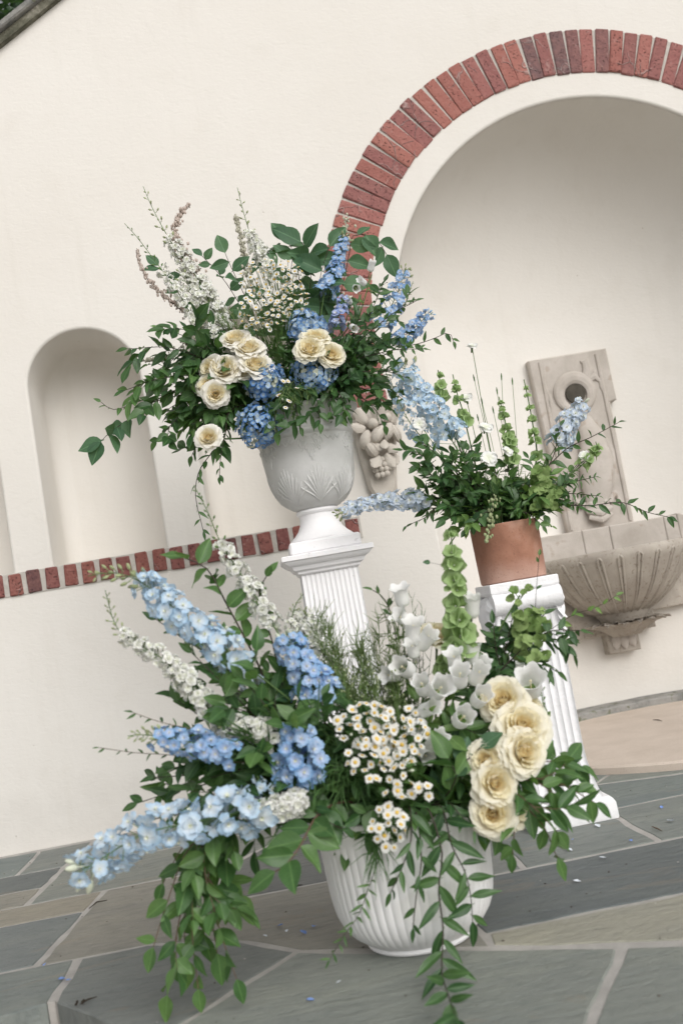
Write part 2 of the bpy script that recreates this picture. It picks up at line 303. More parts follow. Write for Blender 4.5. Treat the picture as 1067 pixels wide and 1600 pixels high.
# ---------------------------------------------------------------- mesh helpers
class MB:
    def __init__(s): s.v = []; s.f = []; s.mi = []
    def add(s, verts, faces, mtx=None, mi=0):
        o = len(s.v)
        s.v += [tuple(mtx @ Vector(v)) for v in verts] if mtx is not None else [tuple(v) for v in verts]
        s.f += [tuple(i+o for i in f) for f in faces]; s.mi += [mi]*len(faces); return s
    def tube(s, pts, rad, n=6, mi=0, cap=True):
        pts = [Vector(p) for p in pts]; rad = rad if isinstance(rad, (list, tuple)) else [rad]*len(pts)
        o = len(s.v); ref = None
        for i, p in enumerate(pts):
            t = (pts[min(i+1, len(pts)-1)] - pts[max(i-1, 0)])
            t = t.normalized() if t.length > 1e-9 else Vector((0, 0, 1))
            if ref is None: ref = t.orthogonal().normalized()
            ref = (ref - t*ref.dot(t)); ref = ref.normalized() if ref.length > 1e-6 else t.orthogonal().normalized()
            b = t.cross(ref)
            for k in range(n):
                a = 2*PI*k/n; s.v.append(tuple(p + (ref*math.cos(a)+b*math.sin(a))*rad[i]))
        for i in range(len(pts)-1):
            for k in range(n):
                a, b2 = o+i*n+k, o+i*n+(k+1) % n
                s.f.append((a, b2, b2+n, a+n)); s.mi.append(mi)
        if cap:
            s.f.append(tuple(o+k for k in reversed(range(n)))); s.mi.append(mi)
            e = o+(len(pts)-1)*n; s.f.append(tuple(e+k for k in range(n))); s.mi.append(mi)
        return s
    def lathe(s, prof, n=48, c=(0, 0, 0), mi=0, rfun=None, a0=0, a1=2*PI):
        o = len(s.v); full = abs(a1-a0-2*PI) < 1e-6; m = n if full else n+1
        for r, z in prof:
            for k in range(m):
                a = a0+(a1-a0)*k/n; rr = r*(rfun(a, z) if rfun else 1)
                s.v.append((c[0]+rr*math.cos(a), c[1]+rr*math.sin(a), c[2]+z))
        for i in range(len(prof)-1):
            for k in range(n):
                a, b = o+i*m+k, o+i*m+((k+1) % m if full else k+1)
                s.f.append((a, b, b+m, a+m)); s.mi.append(mi)
        return s
    def ell(s, c, r, mtx=None, n=10, m=7, mi=0):
        o = len(s.v); c = Vector(c)
        vs_ = []
        for i in range(m+1):
            th = PI*i/m
            for k in range(n):
                a = 2*PI*k/n; vs_.append(Vector((r[0]*math.sin(th)*math.cos(a), r[1]*math.sin(th)*math.sin(a), r[2]*math.cos(th))))
        for v in vs_: s.v.append(tuple(c + (mtx @ v if mtx is not None else v)))
        for i in range(m):
            for k in range(n):
                a, b = o+i*n+k, o+i*n+(k+1) % n
                s.f.append((a, a+n, b+n, b)); s.mi.append(mi)
        return s
    def box(s, lo, hi, mtx=None, mi=0, bev=0, jit=0):
        x0, y0, z0 = lo; x1, y1, z1 = hi
        if bev:
            bm = bmesh.new(); bmesh.ops.create_cube(bm, size=1)
            for v in bm.verts: v.co = Vector(((x0+x1)/2+v.co.x*(x1-x0), (y0+y1)/2+v.co.y*(y1-y0), (z0+z1)/2+v.co.z*(z1-z0)))
            bmesh.ops.bevel(bm, geom=bm.edges[:], offset=bev, segments=1, affect='EDGES')
            if jit:
                for v in bm.verts: v.co += Vector((rnd.uniform(-jit, jit), rnd.uniform(-jit, jit), rnd.uniform(-jit, jit)))
            bm.verts.index_update()
            vs_ = [v.co.copy() for v in bm.verts]; fs = [tuple(v.index for v in f.verts) for f in bm.faces]; bm.free()
            return s.add(vs_, fs, mtx, mi)
        vs_ = [(x0, y0, z0), (x1, y0, z0), (x1, y1, z0), (x0, y1, z0), (x0, y0, z1), (x1, y0, z1), (x1, y1, z1), (x0, y1, z1)]
        return s.add(vs_, [(0, 3, 2, 1), (4, 5, 6, 7), (0, 1, 5, 4), (1, 2, 6, 5), (2, 3, 7, 6), (3, 0, 4, 7)], mtx, mi)
    def loft(s, rings, mi=0, cap0=True, cap1=True):
        o = len(s.v); n = len(rings[0])
        for r in rings: s.v += [tuple(p) for p in r]
        for i in range(len(rings)-1):
            for k in range(n):
                a, b = o+i*n+k, o+i*n+(k+1) % n
                s.f.append((a, b, b+n, a+n)); s.mi.append(mi)
        if cap0: s.f.append(tuple(o+k for k in reversed(range(n)))); s.mi.append(mi)
        if cap1: s.f.append(tuple(o+(len(rings)-1)*n+k for k in range(n))); s.mi.append(mi)
        return s
    def mesh(s, name, mats, smooth=True, sharp=None):
        me = bpy.data.meshes.new(name); me.from_pydata(s.v, [], s.f)
        for m in (mats if isinstance(mats, (list, tuple)) else [mats]): me.materials.append(m)
        if len(me.materials) > 1: me.polygons.foreach_set('material_index', s.mi)
        me.polygons.foreach_set('use_smooth', [smooth]*len(s.f))
        if smooth and sharp: me.set_sharp_from_angle(angle=R(sharp))
        me.update(); return me
    def obj(s, name, mats, parent=None, smooth=True, sharp=35, kind=None):
        return link(name, s.mesh(name, mats, smooth, sharp), parent, None, kind)

def link(name, me, parent=None, mtx=None, kind=None):
    o = bpy.data.objects.new(name, me); COL.objects.link(o)
    if parent is not None:
        o.parent = parent
        base = Matrix.Translation(-parent.location)
        if parent.parent is not None: base = Matrix()
        o.matrix_basis = base @ (mtx if mtx is not None else Matrix())
    elif mtx is not None: o.matrix_basis = mtx
    if kind: o['kind'] = kind
    return o

def thing(name, label, cat, loc, group=None):
    o = bpy.data.objects.new(name, None); COL.objects.link(o); o.location = loc
    o.empty_display_size = .02
    o['label'] = label; o['category'] = cat
    if group: o['group'] = group
    return o

def frame(p, d, n, sc=1.0):
    """matrix: local +Y along d, local +Z near n, at p"""
    y = Vector(d).normalized(); z = Vector(n) - y*Vector(n).dot(y)
    z = z.normalized() if z.length > 1e-5 else y.orthogonal().normalized()
    x = y.cross(z)
    m = Matrix((x, y, z)).transposed().to_4x4()
    s = Matrix.Diagonal((sc, sc, sc, 1)) if isinstance(sc, (int, float)) else Matrix.Diagonal((*sc, 1))
    return Matrix.Translation(Vector(p)) @ m @ s

def axis(p, z, spin=0, sc=1.0):
    """matrix: local +Z along z"""
    q = Vector((0, 0, 1)).rotation_difference(Vector(z).normalized())
    s = Matrix.Diagonal((sc, sc, sc, 1)) if isinstance(sc, (int, float)) else Matrix.Diagonal((*sc, 1))
    return Matrix.Translation(Vector(p)) @ q.to_matrix().to_4x4() @ Matrix.Rotation(spin, 4, 'Z') @ s

def rv(a=1.0): return Vector((rnd.uniform(-a, a), rnd.uniform(-a, a), rnd.uniform(-a, a)))

def curve(pts, n=24):
    """Catmull-Rom through pts, resampled evenly -> list of n+1 points"""
    P = [Vector(p) for p in pts]
    if len(P) == 2: return [P[0].lerp(P[1], i/n) for i in range(n+1)]
    P = [P[0]*2-P[1]] + P + [P[-1]*2-P[-2]]
    out = []
    for i in range(1, len(P)-2):
        a, b, c, d = P[i-1:i+3]
        for k in range(12):
            t = k/12
            out.append(.5*((2*b)+(c-a)*t+(2*a-5*b+4*c-d)*t*t+(3*b-a-3*c+d)*t**3))
    out.append(P[-2])
    L = [0]
    for i in range(1, len(out)): L.append(L[-1]+(out[i]-out[i-1]).length)
    res = []; j = 0
    for i in range(n+1):
        s = L[-1]*i/n
        while j < len(L)-2 and L[j+1] < s: j += 1
        f = (s-L[j])/max(1e-9, L[j+1]-L[j]); res.append(out[j].lerp(out[j+1], min(1, max(0, f))))
    return res

def pt(c, t):
    x = t*(len(c)-1); i = min(int(x), len(c)-2); return c[i].lerp(c[i+1], x-i)
def tan(c, t):
    i = min(int(t*(len(c)-1)), len(c)-2); return (c[i+1]-c[i]).normalized()

# ================================================================= THE WALL
AX, AZ, AR = 1.64, 1.802, .90          # the arched alcove
BR0, BR1 = 1.008, 1.207                # brick ring
AB = .60                               # alcove depth
NZ0, NSP, NRD = 1.062, 1.776, .2235    # small niches: sill, spring, radius
NICHES = [-1.1745, -.5715, .0585]

def arch_outline(cx, r, z0, zs, n=36):
    return [(cx-r, z0)] + [(cx-r*math.cos(PI*k/n), zs+r*math.sin(PI*k/n)) for k in range(n+1)] + [(cx+r, z0)]

wall = thing('garden_wall', 'cream stucco garden wall with small niches and a brick arched alcove', 'wall', (1.2, 0, 0))
TOP = [(-2.2, 2.35), (-1.35, 2.832), (.28, 3.907), (1.0, 4.15), (2.3, 4.15), (3.0, 3.907), (4.7, 2.832), (6.5, 2.35)]
outer = [(-6, -.25), (-6, 2.35)] + TOP + [(8, 2.35), (8, -.25), (AX+AR+.012, -.25)]
FIL = .012
hole_a = [(x, z) for x, z in arch_outline(AX, AR+FIL, -.25, AZ, 64)]
outer = [(-6, -.25), (-6, 2.35)] + TOP + [(8, 2.35), (8, -.25)] + list(reversed(hole_a))
loops = [outer]
for cx in NICHES: loops.append(arch_outline(cx, NRD+FIL, NZ0, NSP, 36))
mb = MB()
flat = [p for l in loops for p in l]
tris = tessellate_polygon([[Vector((x, z, 0)) for x, z in l] for l in loops])
fv = [(x, 0, z) for x, z in flat]
ff = []
for t in tris:
    a, b, c = (Vector(fv[i]) for i in t)
    ff.append(tuple(t) if (b-a).cross(c-a).y < 0 else tuple(reversed(t)))
mb.add(fv, ff)
# top, back of the wall
topl = [(-6, 2.35)] + TOP + [(8, 2.35)]
for (x0, z0), (x1, z1) in zip(topl, topl[1:]):
    mb.add([(x0, 0, z0), (x1, 0, z1), (x1, .75, z1), (x0, .75, z0)], [(0, 1, 2, 3)])
bt = tessellate_polygon([[Vector((x, z, 0)) for x, z in [(-6, -.25)]+topl+[(8, -.25)]]])
mb.add([(x, .75, z) for x, z in [(-6, -.25)]+topl+[(8, -.25)]], [tuple(t) for t in bt])
mb.add([(-6, 0, -.25), (-6, .75, -.25), (-6, .75, 2.35), (-6, 0, 2.35)], [(0, 1, 2, 3)])
mb.add([(8, 0, -.25), (8, .75, -.25), (8, .75, 2.35), (8, 0, 2.35)], [(0, 1, 2, 3)])
wall_face = mb.obj('plaster_face', M['stucco'], wall, True, 20)

# rounded plaster arris + niche interiors
def strips(mb, rows):
    n = len(rows[0])
    o = len(mb.v)
    for r in rows: mb.v += [tuple(p) for p in r]
    for i in range(len(rows)-1):
        for k in range(n-1):
            a = o+i*n+k; mb.f.append((a, a+1, a+n+1, a+n)); mb.mi.append(0)

mb = MB()
rows = []
for t in range(5):
    a = PI/2*t/4; r = AR+FIL*(1-math.sin(a)); y = FIL*(1-math.cos(a))
    rows.append([(x, y, z) for x, z in arch_outline(AX, r, -.25, AZ, 64)])
strips(mb, rows)
# half-elliptic apse with a quarter dome
zs = [-.25, 0, .3, .6, .9, 1.2, 1.5, AZ] ; NP = 40
rings = [[(AX-AR*math.cos(PI*k/NP), FIL+AB*math.sin(PI*k/NP)**.9, z) for k in range(NP+1)] for z in zs]
for q in range(1, 17):
    ps = PI/2*q/16
    rings.append([(AX-AR*math.cos(ps)*math.cos(PI*k/NP), FIL+AB*math.cos(ps)**.8*math.sin(PI*k/NP)**.9, AZ+AR*math.sin(ps)) for k in range(NP+1)])
strips(mb, rings)
mb.obj('alcove', M['stucco'], wall, True, 60)
for cx in NICHES:
    mb = MB(); rows = []
    for t in range(5):
        a = PI/2*t/4
        rows.append([(x, FIL*(1-math.cos(a)), z) for x, z in arch_outline(cx, NRD+FIL*(1-math.sin(a)), NZ0, NSP)])
    D = .34; c = .07
    rows.append([(x, D-c, z) for x, z in arch_outline(cx, NRD-.002, NZ0, NSP)])
    for t in range(1, 7):
        a = PI/2*t/6
        rows.append([(x, D-c+c*math.sin(a), z) for x, z in arch_outline(cx, NRD-.002-c*(1-math.cos(a)), NZ0, NSP)])
    strips(mb, rows)
    bo = arch_outline(cx, NRD-.002-c, NZ0, NSP)
    mb.add([(x, D, z) for x, z in bo], [tuple(range(len(bo)))])
    mb.add([(cx-NRD-.012, 0.005, NZ0+.001), (cx+NRD+.012, 0.005, NZ0+.001), (cx+NRD, D, NZ0+.001), (cx-NRD, D, NZ0+.001)], [(0, 1, 2, 3)])
    mb.obj('niche', M['stucco'], wall, True, 60)

# bricks: shared meshes, a little uneven
def brick_mesh(w, l, d, m_='brick'):
    mb = MB(); mb.box((-w/2, -d/2, -l/2), (w/2, d/2, l/2), None, 0, .0045, .0018); return mb.mesh('brick', M[m_], False)
arch_bricks = [brick_mesh(.0572+rnd.uniform(-.002, .0015), .198+rnd.uniform(-.006, .004), .06) for _ in range(7)]
band_bricks = [brick_mesh(.0545+rnd.uniform(-.004, .003), .088+rnd.uniform(-.005, .003), .06, 'brick_d') for _ in range(7)]
NB = 55; ring_mid = (BR0+BR1)/2
mb = MB()
def ring_sect(a, ro, ri, y): return [(AX-ro*math.cos(a), y, AZ+ro*math.sin(a)), (AX-ri*math.cos(a), y, AZ+ri*math.sin(a))]
rows = []
leg = 1.49
rows.append([(AX-BR1+.004, .03, leg), (AX-BR1+.004, -.002, leg), (AX-BR0-.004, -.002, leg), (AX-BR0-.004, .03, leg)])
for k in range(97):
    a = PI*k/96; ro, ri = BR1-.004, BR0+.004
    rows.append([(AX-ro*math.cos(a), .03, AZ+ro*math.sin(a)), (AX-ro*math.cos(a), -.002, AZ+ro*math.sin(a)), (AX-ri*math.cos(a), -.002, AZ+ri*math.sin(a)), (AX-ri*math.cos(a), .03, AZ+ri*math.sin(a))])
rows.append([(AX+BR1-.004, .03, leg), (AX+BR1-.004, -.002, leg), (AX+BR0+.004, -.002, leg), (AX+BR0+.004, .03, leg)])
strips(mb, rows); mb.obj('mortar_ring', M['mortar'], wall, True, 30)
def place_brick(me, m): return link('brick', me, wall, m)
for k in range(NB):
    a = PI*(k+.5)/NB + rnd.uniform(-.003, .003)
    rad = Vector((-math.cos(a), 0, math.sin(a)))
    pos_ = Vector((AX, .022+rnd.uniform(-.003, .002), AZ)) + rad*(ring_mid+rnd.uniform(-.003, .003))
    z = rad; y = Vector((0, 1, 0)); x = y.cross(z)
    m = Matrix.Translation(pos_) @ Matrix((x, y, z)).transposed().to_4x4() @ Matrix.Rotation(rnd.uniform(-.012, .012), 4, 'Y')
    place_brick(rnd.choice(arch_bricks), m)
for sgn in (-1, 1):
    for k in range(4):
        z = leg+.037+k*.069
        m = Matrix.Translation((AX+sgn*ring_mid, .022, z+.004)) @ Matrix.Rotation(PI/2, 4, 'Y')
        place_brick(rnd.choice(arch_bricks), m)
# brick sill course below the niches
mb = MB(); mb.box((-1.62, -.004, .972), (.432, .03, 1.060)); mb.obj('mortar_course', M['mortar'], wall, False)
x = -1.59
while x < .42:
    m = Matrix.Translation((x, .020+rnd.uniform(-.004, .003), 1.016+rnd.uniform(-.003, .002))) @ Matrix.Rotation(rnd.uniform(-.03, .03), 4, 'Y')
    place_brick(rnd.choice(band_bricks), m); x += .0712+rnd.uniform(-.002, .002)

# coping stones along the raking top
def coping(x0, z0, x1, z1):
    d = Vector((x1-x0, 0, z1-z0)); L = d.length; d.normalize(); n = Vector((-d.z, 0, d.x))
    k = max(1, round(L/.62)); s = L/k
    for i in range(k):
        b = Vector((x0, 0, z0)) + d*(s*i)
        mb = MB(); mb.box((.004, -.055+rnd.uniform(-.006, .006), 0.012), (s-.006, .80, .044+rnd.uniform(-.004, .004)), None, 0, .008, .003)
        mtx = Matrix.Translation(b) @ Matrix((d, Vector((0, 1, 0)), n)).transposed().to_4x4()
        link('coping_stone', mb.mesh('coping_stone', M['coping'], False), wall, mtx)
    mb = MB(); mb.box((0, -.030, -.022), (L, .77, .011))
    link('coping_bed', mb.mesh('coping_bed', M['moss_mortar'], False), wall, Matrix.Translation((x0, 0, z0)) @ Matrix((d, Vector((0, 1, 0)), n)).transposed().to_4x4())
for (x0, z0), (x1, z1) in zip(topl, topl[1:]): coping(x0, z0, x1, z1)

# ================================================================= GROUND
ground = MB().box((-40, -40, -.5), (40, 40, -.175))  .obj('lower_ground', M['bounce_ground'], None, False, None, 'structure')  # lower ground; its pale surface is invented to throw light upward
EDGE = [(-6, -1.83), (-.66, -1.81), (-.57, -1.79), (-.43, -1.97), (-.30, -2.15), (0, -2.55), (.45, -3.0), (1.2, -3.5), (8, -3.6)]
bed = [(-6, .3)] + [(x, y+.02) for x, y in EDGE] + [(8, .3)]
mb = MB(); tt = tessellate_polygon([[Vector((x, y, 0)) for x, y in bed]])
mb.add([(x, y, -.0018) for x, y in bed], [tuple(t) for t in tt])
nb_ = len(bed)
mb.add([(x, y, -.0018) for x, y in bed]+[(x, y+.02, -.3) for x, y in bed], [(i, i+nb_, (i+1) % nb_+nb_, (i+1) % nb_) for i in range(nb_)])
patio = mb.obj('patio', M['joint'], None, False, None, 'structure')

def inset(poly, d):
    n = len(poly); out = []
    A = sum(poly[i][0]*poly[(i+1) % n][1]-poly[(i+1) % n][0]*poly[i][1] for i in range(n))
    sg = 1 if A > 0 else -1
    for i in range(n):
        p0, p1, p2 = (Vector(poly[(i+k-1) % n]) for k in range(3))
        e1 = (p1-p0).normalized(); e2 = (p2-p1).normalized()
        n1 = Vector((-e1.y, e1.x))*sg; n2 = Vector((-e2.y, e2.x))*sg
        b = n1+n2; b = b/max(.35, b.length_squared)*2
        out.append((p1.x+b.x*d, p1.y+b.y*d))
    return out, sg

def wobble(poly, seg=.06, amp=.0038):
    out = []; n = len(poly)
    for i in range(n):
        a, b = Vector(poly[i]), Vector(poly[(i+1) % n]); L = (b-a).length; k = max(1, int(min(L, 2.0)/seg))
        nrm = Vector((-(b-a).y, (b-a).x)).normalized() if L > 1e-6 else Vector((0, 0))
        for j in range(k):
            p = a.lerp(b, j/k)
            if j: p = p + nrm*rnd.uniform(-amp, amp)
            else: p = p + Vector((rnd.uniform(-amp, amp), rnd.uniform(-amp, amp)))
            out.append((p.x, p.y))
    return out

def flagstone(poly, tint=(1, 1, 1), j=.0086, thick=.05, label=None):
    p, sg = inset(poly, j); p = wobble(p)
    if sg < 0: p = p[::-1]
    q, _ = inset(p, .003)
    z = rnd.uniform(.0, .0012); n = len(p)
    cx = sum(a for a, b in p)/n; cy = sum(b for a, b in p)/n
    mb = MB()
    vs_ = [(a-cx, b-cy, -thick) for a, b in p]+[(a-cx, b-cy, z-.003) for a, b in p]+[(a-cx, b-cy, z) for a, b in q]
    fs = [(i, (i+1) % n, (i+1) % n+n, i+n) for i in range(n)]+[(i+n, (i+1) % n+n, (i+1) % n+2*n, i+2*n) for i in range(n)]
    tt = tessellate_polygon([[Vector((a, b, 0)) for a, b in q]])
    qv = [Vector((a, b)) for a, b in q]
    for t in tt:
        a, b, c = (qv[i] for i in t)
        cr = (b-a).x*(c-a).y-(b-a).y*(c-a).x
        fs.append(tuple(i+2*n for i in (t if cr > 0 else t[::-1])))
    mb.add(vs_, fs)
    o = link('flagstone', mb.mesh('flagstone', M['flag'], False), patio, Matrix.Translation((cx, cy, 0)))
    o.color = (*tint, 1)
    if label: o['label'] = label
    return o
SAND = (1.32, 1.22, 1.07); BLUE = (.94, 1.0, 1.01); DARK = (.68, .71, .74); WARM = (1.16, 1.13, 1.06); PALE = (1.10, 1.15, 1.12)
W0 = -.045
def rect(x0, x1, y0, y1, tint=(1, 1, 1)): flagstone([(x0, y0), (x1, y0), (x1, y1), (x0, y1)], tint)
# left of the urn, row by row from the wall
rect(-2.0, -.985, -.41, W0, BLUE); flagstone([(-.985, -.41), (-.825, -.41), (-.785, W0), (-.985, W0)], BLUE)
flagstone([(-2.0, -.67), (-.835, -.67), (-.822, -.41), (-2.0, -.41)], DARK)
flagstone([(-2.0, -.875), (-.843, -.875), (-.835, -.67), (-2.0, -.67)], WARM)
flagstone([(-2.0, -1.075), (-.625, -1.075), (-.612, -.875), (-2.0, -.875)], SAND)
flagstone([(-2.0, -1.51), (-.67, -1.50), (-.625, -1.075), (-2.0, -1.075)], BLUE)
flagstone([(-.82, -.45), (-.20, -.45), (-.20, W0), (-.785, W0)], WARM)
flagstone([(-.842, -.875), (-.25, -.875), (-.235, -.86), (-.10, -.68), (-.10, -.45), (-.82, -.45)], WARM)
flagstone([(-.25, -1.265), (.12, -1.265), (.12, -.68), (-.10, -.68), (-.235, -.88), (-.25, -.95)], DARK)
flagstone([(-.67, -1.51), (-.40, -1.51), (-.17, -1.635), (-.05, -1.775), (.12, -1.87), (.12, -1.265), (-.25, -1.265), (-.25, -.875), (-.612, -.875)], WARM)
flagstone([(-6, -1.83), (-.66, -1.81), (-.575, -1.79), (-.568, -1.505), (-.67, -1.50), (-6, -1.51)], BLUE)
flagstone([(-.572, -1.79), (-.43, -1.97), (-.33, -2.11), (-.05, -1.775), (-.17, -1.635), (-.40, -1.51), (-.566, -1.508)], (.93, .97, .95))
flagstone([(-.33, -2.11), (0, -2.55), (.19, -2.76), (.545, -2.125), (.32, -1.99), (.07, -1.86), (-.05, -1.775)], PALE)
flagstone([(.19, -2.76), (.45, -3.0), (.95, -3.35), (1.40, -2.50), (.65, -2.17), (.545, -2.125)], PALE)
flagstone([(.95, -3.35), (1.2, -3.5), (3.0, -3.52), (3.0, -3.1), (1.40, -2.50)], BLUE)
# right
flagstone([(.33, -1.98), (.43, -2.045), (.65, -2.155), (1.40, -2.48), (1.9, -2.70), (1.9, -1.915), (.33, -1.905)], (1.62, 1.50, 1.32))
flagstone([(.12, -1.87), (.33, -1.985), (.33, -1.905), (.30, -1.70), (.12, -1.70)], WARM)
flagstone([(.12, -1.70), (.30, -1.70), (.33, -1.905), (1.6, -1.918), (1.6, -1.51), (.12, -1.51)], DARK)
rect(.12, .52, -1.51, -1.10, BLUE); rect(.52, .868, -1.51, -1.10, BLUE); rect(.868, 1.6, -1.51, -1.095, PALE)
flagstone([(.12, -1.10), (.62, -1.10), (.62, -.72), (.12, -.72)], BLUE)
flagstone([(.62, -1.10), (1.6, -1.095), (1.6, -.90), (1.2, -.82), (.96, -.745), (.62, -.72)], BLUE)
flagstone([(.12, -.72), (.62, -.72), (.955, -.745), (1.10, -.56), (1.10, -.40), (.12, -.40)], PALE)
flagstone([(.955, -.745), (1.2, -.82), (1.6, -.90), (2.5, -.90), (2.5, -.4), (1.10, -.4), (1.10, -.56)], PALE)
rect(-.10, .12, -.68, -.40, BLUE); rect(-.20, .75, -.40, W0, BLUE); rect(.75, 1.1, -.40, W0, PALE)
rect(2.5, 3.6, -.9, W0, BLUE); rect(1.6, 2.6, -1.51, -.90, WARM); rect(2.6, 3.6, -1.51, -.90, BLUE); rect(1.6, 3.0, -1.915, -1.51, BLUE)
flagstone([(1.9, -2.70), (3.0, -3.1), (3.0, -1.915), (1.9, -1.915)], WARM)
rect(-3.2, -2.0, -.67, W0, WARM); rect(-3.2, -2.0, -1.51, -.67, PALE)

# round render slab in the alcove and its grey stone kerb
mb = MB()
slab = []
for k in range(49):
    a = PI*k/48; slab.append((1.63-.85*math.cos(a), -.02-.85*math.sin(a)))
for k in range(1, 40):
    a = PI*k/40; slab.append((AX+.895*math.cos(a), .005+(AB+.0)*math.sin(a)))
n = len(slab)
sin_, _ = inset(slab, .008)
mb.add([(x, y, 0) for x, y in slab]+[(x, y, .022) for x, y in slab]+[(x, y, .030) for x, y in sin_],
       [(i, (i+1) % n, (i+1) % n+n, i+n) for i in range(n)]+[(i+n, (i+1) % n+n, (i+1) % n+2*n, i+2*n) for i in range(n)])
tt = tessellate_polygon([[Vector((x, y, 0)) for x, y in sin_]])
mb.add([(x, y, .030) for x, y in sin_], [tuple(t) for t in tt])
slab_o = mb.obj('alcove_floor', M['sandstone'], None, True, 40, 'structure')
mb = MB(); rows = []
for k in range(33):
    a = PI*(.04+.92*k/32); j = .004*noise.noise((k*.7, 0, 0))
    r0, r1 = 1.0, .79 if k > 8 else .79+.015*(8-k)*.6
    def P(r, z): return (AX-AR*r*math.cos(a), .008+(AB+.004)*r*math.sin(a)+j, z)
    rows.append([P(1.0, .0), P(1.0, .062+j), P(r1+.01, .060+j), P(r1, .054+j), P(r1+.005, .0)])
strips(mb, rows); mb.obj('kerb', M['coping'], slab_o, True, 30)

# ================================================================= WALL FOUNTAIN
FX = 1.605
ft = thing('wall_fountain', 'carved grey-beige stone wall fountain with fluted basin in the arched alcove', 'fountain', (FX, .4, .28))
def slab_poly(poly, y0, y1, name, m, bev=.006, jit=.0015):
    n = len(poly); p, sg = inset(poly, bev)
    if sg < 0: raise ValueError
    mb = MB()
    mb.add([(x, y1, z) for x, z in poly]+[(x, y0+bev, z) for x, z in poly]+[(x, y0, z) for x, z in p],
           [(i, (i+1) % n, (i+1) % n+n, i+n)[::1] for i in range(n)]+[(i+n, (i+1) % n+n, (i+1) % n+2*n, i+2*n) for i in range(n)])
    t = tessellate_polygon([[Vector((x, z, 0)) for x, z in p]])
    mb.add([(x, y0, z) for x, z in p], [tuple(q) for q in t])
    bm = bmesh.new(); 
    o = mb.obj(name, m, ft, True, 25); bm.from_mesh(o.data); bmesh.ops.recalc_face_normals(bm, faces=bm.faces[:]); bm.to_mesh(o.data); bm.free()
    return o
PY = .545
slab_poly([(1.448, .865), (1.765, .865), (1.768, 1.452), (1.802, 1.458), (1.800, 1.712), (1.413, 1.708), (1.420, 1.45)], PY, .66, 'back_panel', M['stone'])
# raised border mouldings at the sides of the panel
for xx in (1.462, 1.748):
    mb = MB(); mb.tube([(xx, PY-.002, .88), (xx, PY-.002, 1.2), (xx+(1.60-xx)*.03, PY-.002, 1.69)], .008, 6); mb.obj('fillet', M['stone'], ft)
# dolphin: looped tail round the spout, body diving to the basin
mb = MB()
loop = []
for k in range(25):
    a = R(-60)+R(300)*k/24
    loop.append((1.605+.078*math.cos(a), PY-.010, 1.515+.078*math.sin(a)))
mb.tube([(1.60, PY-.02, .96), (1.615, PY-.035, 1.06), (1.635, PY-.04, 1.18), (1.64, PY-.03, 1.30), (1.62, PY-.02, 1.39)], [.045, .075, .082, .06, .035], 14)
mb.obj('dolphin_body', M['stone'], ft)
mb = MB(); mb.tube(loop, [.018+.014*math.sin(PI*k/24) for k in range(25)], 10); mb.obj('scroll_loop', M['stone'], ft)
mb = MB(); mb.tube([(1.668, PY-.005, 1.575), (1.69, PY-.008, 1.62), (1.685, PY-.004, 1.665), (1.665, PY, 1.66)], [.022, .026, .022, .012], 9)
mb.obj('tail_fin', M['stone'], ft); mb = MB(); mb.tube([(1.675, PY-.005, 1.57), (1.715, PY-.006, 1.585), (1.735, PY-.002, 1.56)], [.018, .018, .01], 8)
mb.obj('tail_fin', M['stone'], ft); mb = MB(); mb.tube([(1.56, PY, 1.45), (1.52, PY+.002, 1.40), (1.505, PY+.004, 1.30), (1.52, PY+.004, 1.22)], [.016, .018, .014, .006], 8)
mb.obj('side_fin', M['stone'], ft); mb = MB(); mb.tube([(1.70, PY, 1.30), (1.725, PY+.002, 1.22), (1.72, PY+.004, 1.12), (1.70, PY+.002, 1.05)], [.012, .018, .014, .006], 8)
mb.obj('side_fin', M['stone'], ft)
mb = MB(); mb.lathe([(0.0, 0), (.047, 0), (.047, .012), (.0, .012)], 24)
link('spout_shade_disc', mb.mesh('spout_shade_disc', M['hole'], True, 30), ft, Matrix.Translation((1.605, PY-.003, 1.515)) @ Matrix.Rotation(PI/2, 4, 'X'))  # solid dark disc: the shade inside the spout opening put in as colour
mb = MB(); mb.ell((1.60, PY-.03, .965), (.062, .05, .05), None, 16, 10); mb.tube([(1.545, PY-.055, .955), (1.60, PY-.085, .935), (1.66, PY-.055, .955)], [.012, .018, .012], 8)
mb.tube([(1.55, PY-.05, .925), (1.60, PY-.075, .905), (1.655, PY-.05, .925)], [.012, .018, .012], 8)
for sx in (-1, 1):
    mb.ell((1.60+sx*.035, PY-.075, .985), (.012, .010, .012))
    mb.tube([(1.60+sx*.06, PY-.02, .98), (1.60+sx*.10, PY-.015, 1.02), (1.60+sx*.11, PY-.005, .97)], [.02, .016, .006], 7)
mb.obj('dolphin_head', M['stone'], ft)
for ob in list(ft.children):
    if ob.name.split('.')[0] in ('dolphin_body', 'scroll_loop', 'tail_fin', 'side_fin', 'dolphin_head'):
        ob.data.transform(Matrix.Translation((0, PY, 0)) @ Matrix.Diagonal((1, .55, 1, 1)) @ Matrix.Translation((0, -PY, 0)))
for sx, pts in ((1, [(1.735, 1.66), (1.748, 1.60), (1.738, 1.54), (1.752, 1.47), (1.735, 1.41)]), (-1, [(1.478, 1.66), (1.468, 1.57), (1.482, 1.50), (1.470, 1.42)]), (1, [(1.70, 1.02), (1.725, .96), (1.71, .92)]), (-1, [(1.50, 1.10), (1.485, 1.02), (1.505, .95)])):
    mb = MB(); mb.tube(curve([(x, PY+.001, z) for x, z in pts], 10), [.004+.006*math.sin(PI*k/10) for k in range(11)], 7); mb.obj('side_leaf', M['stone'], ft)
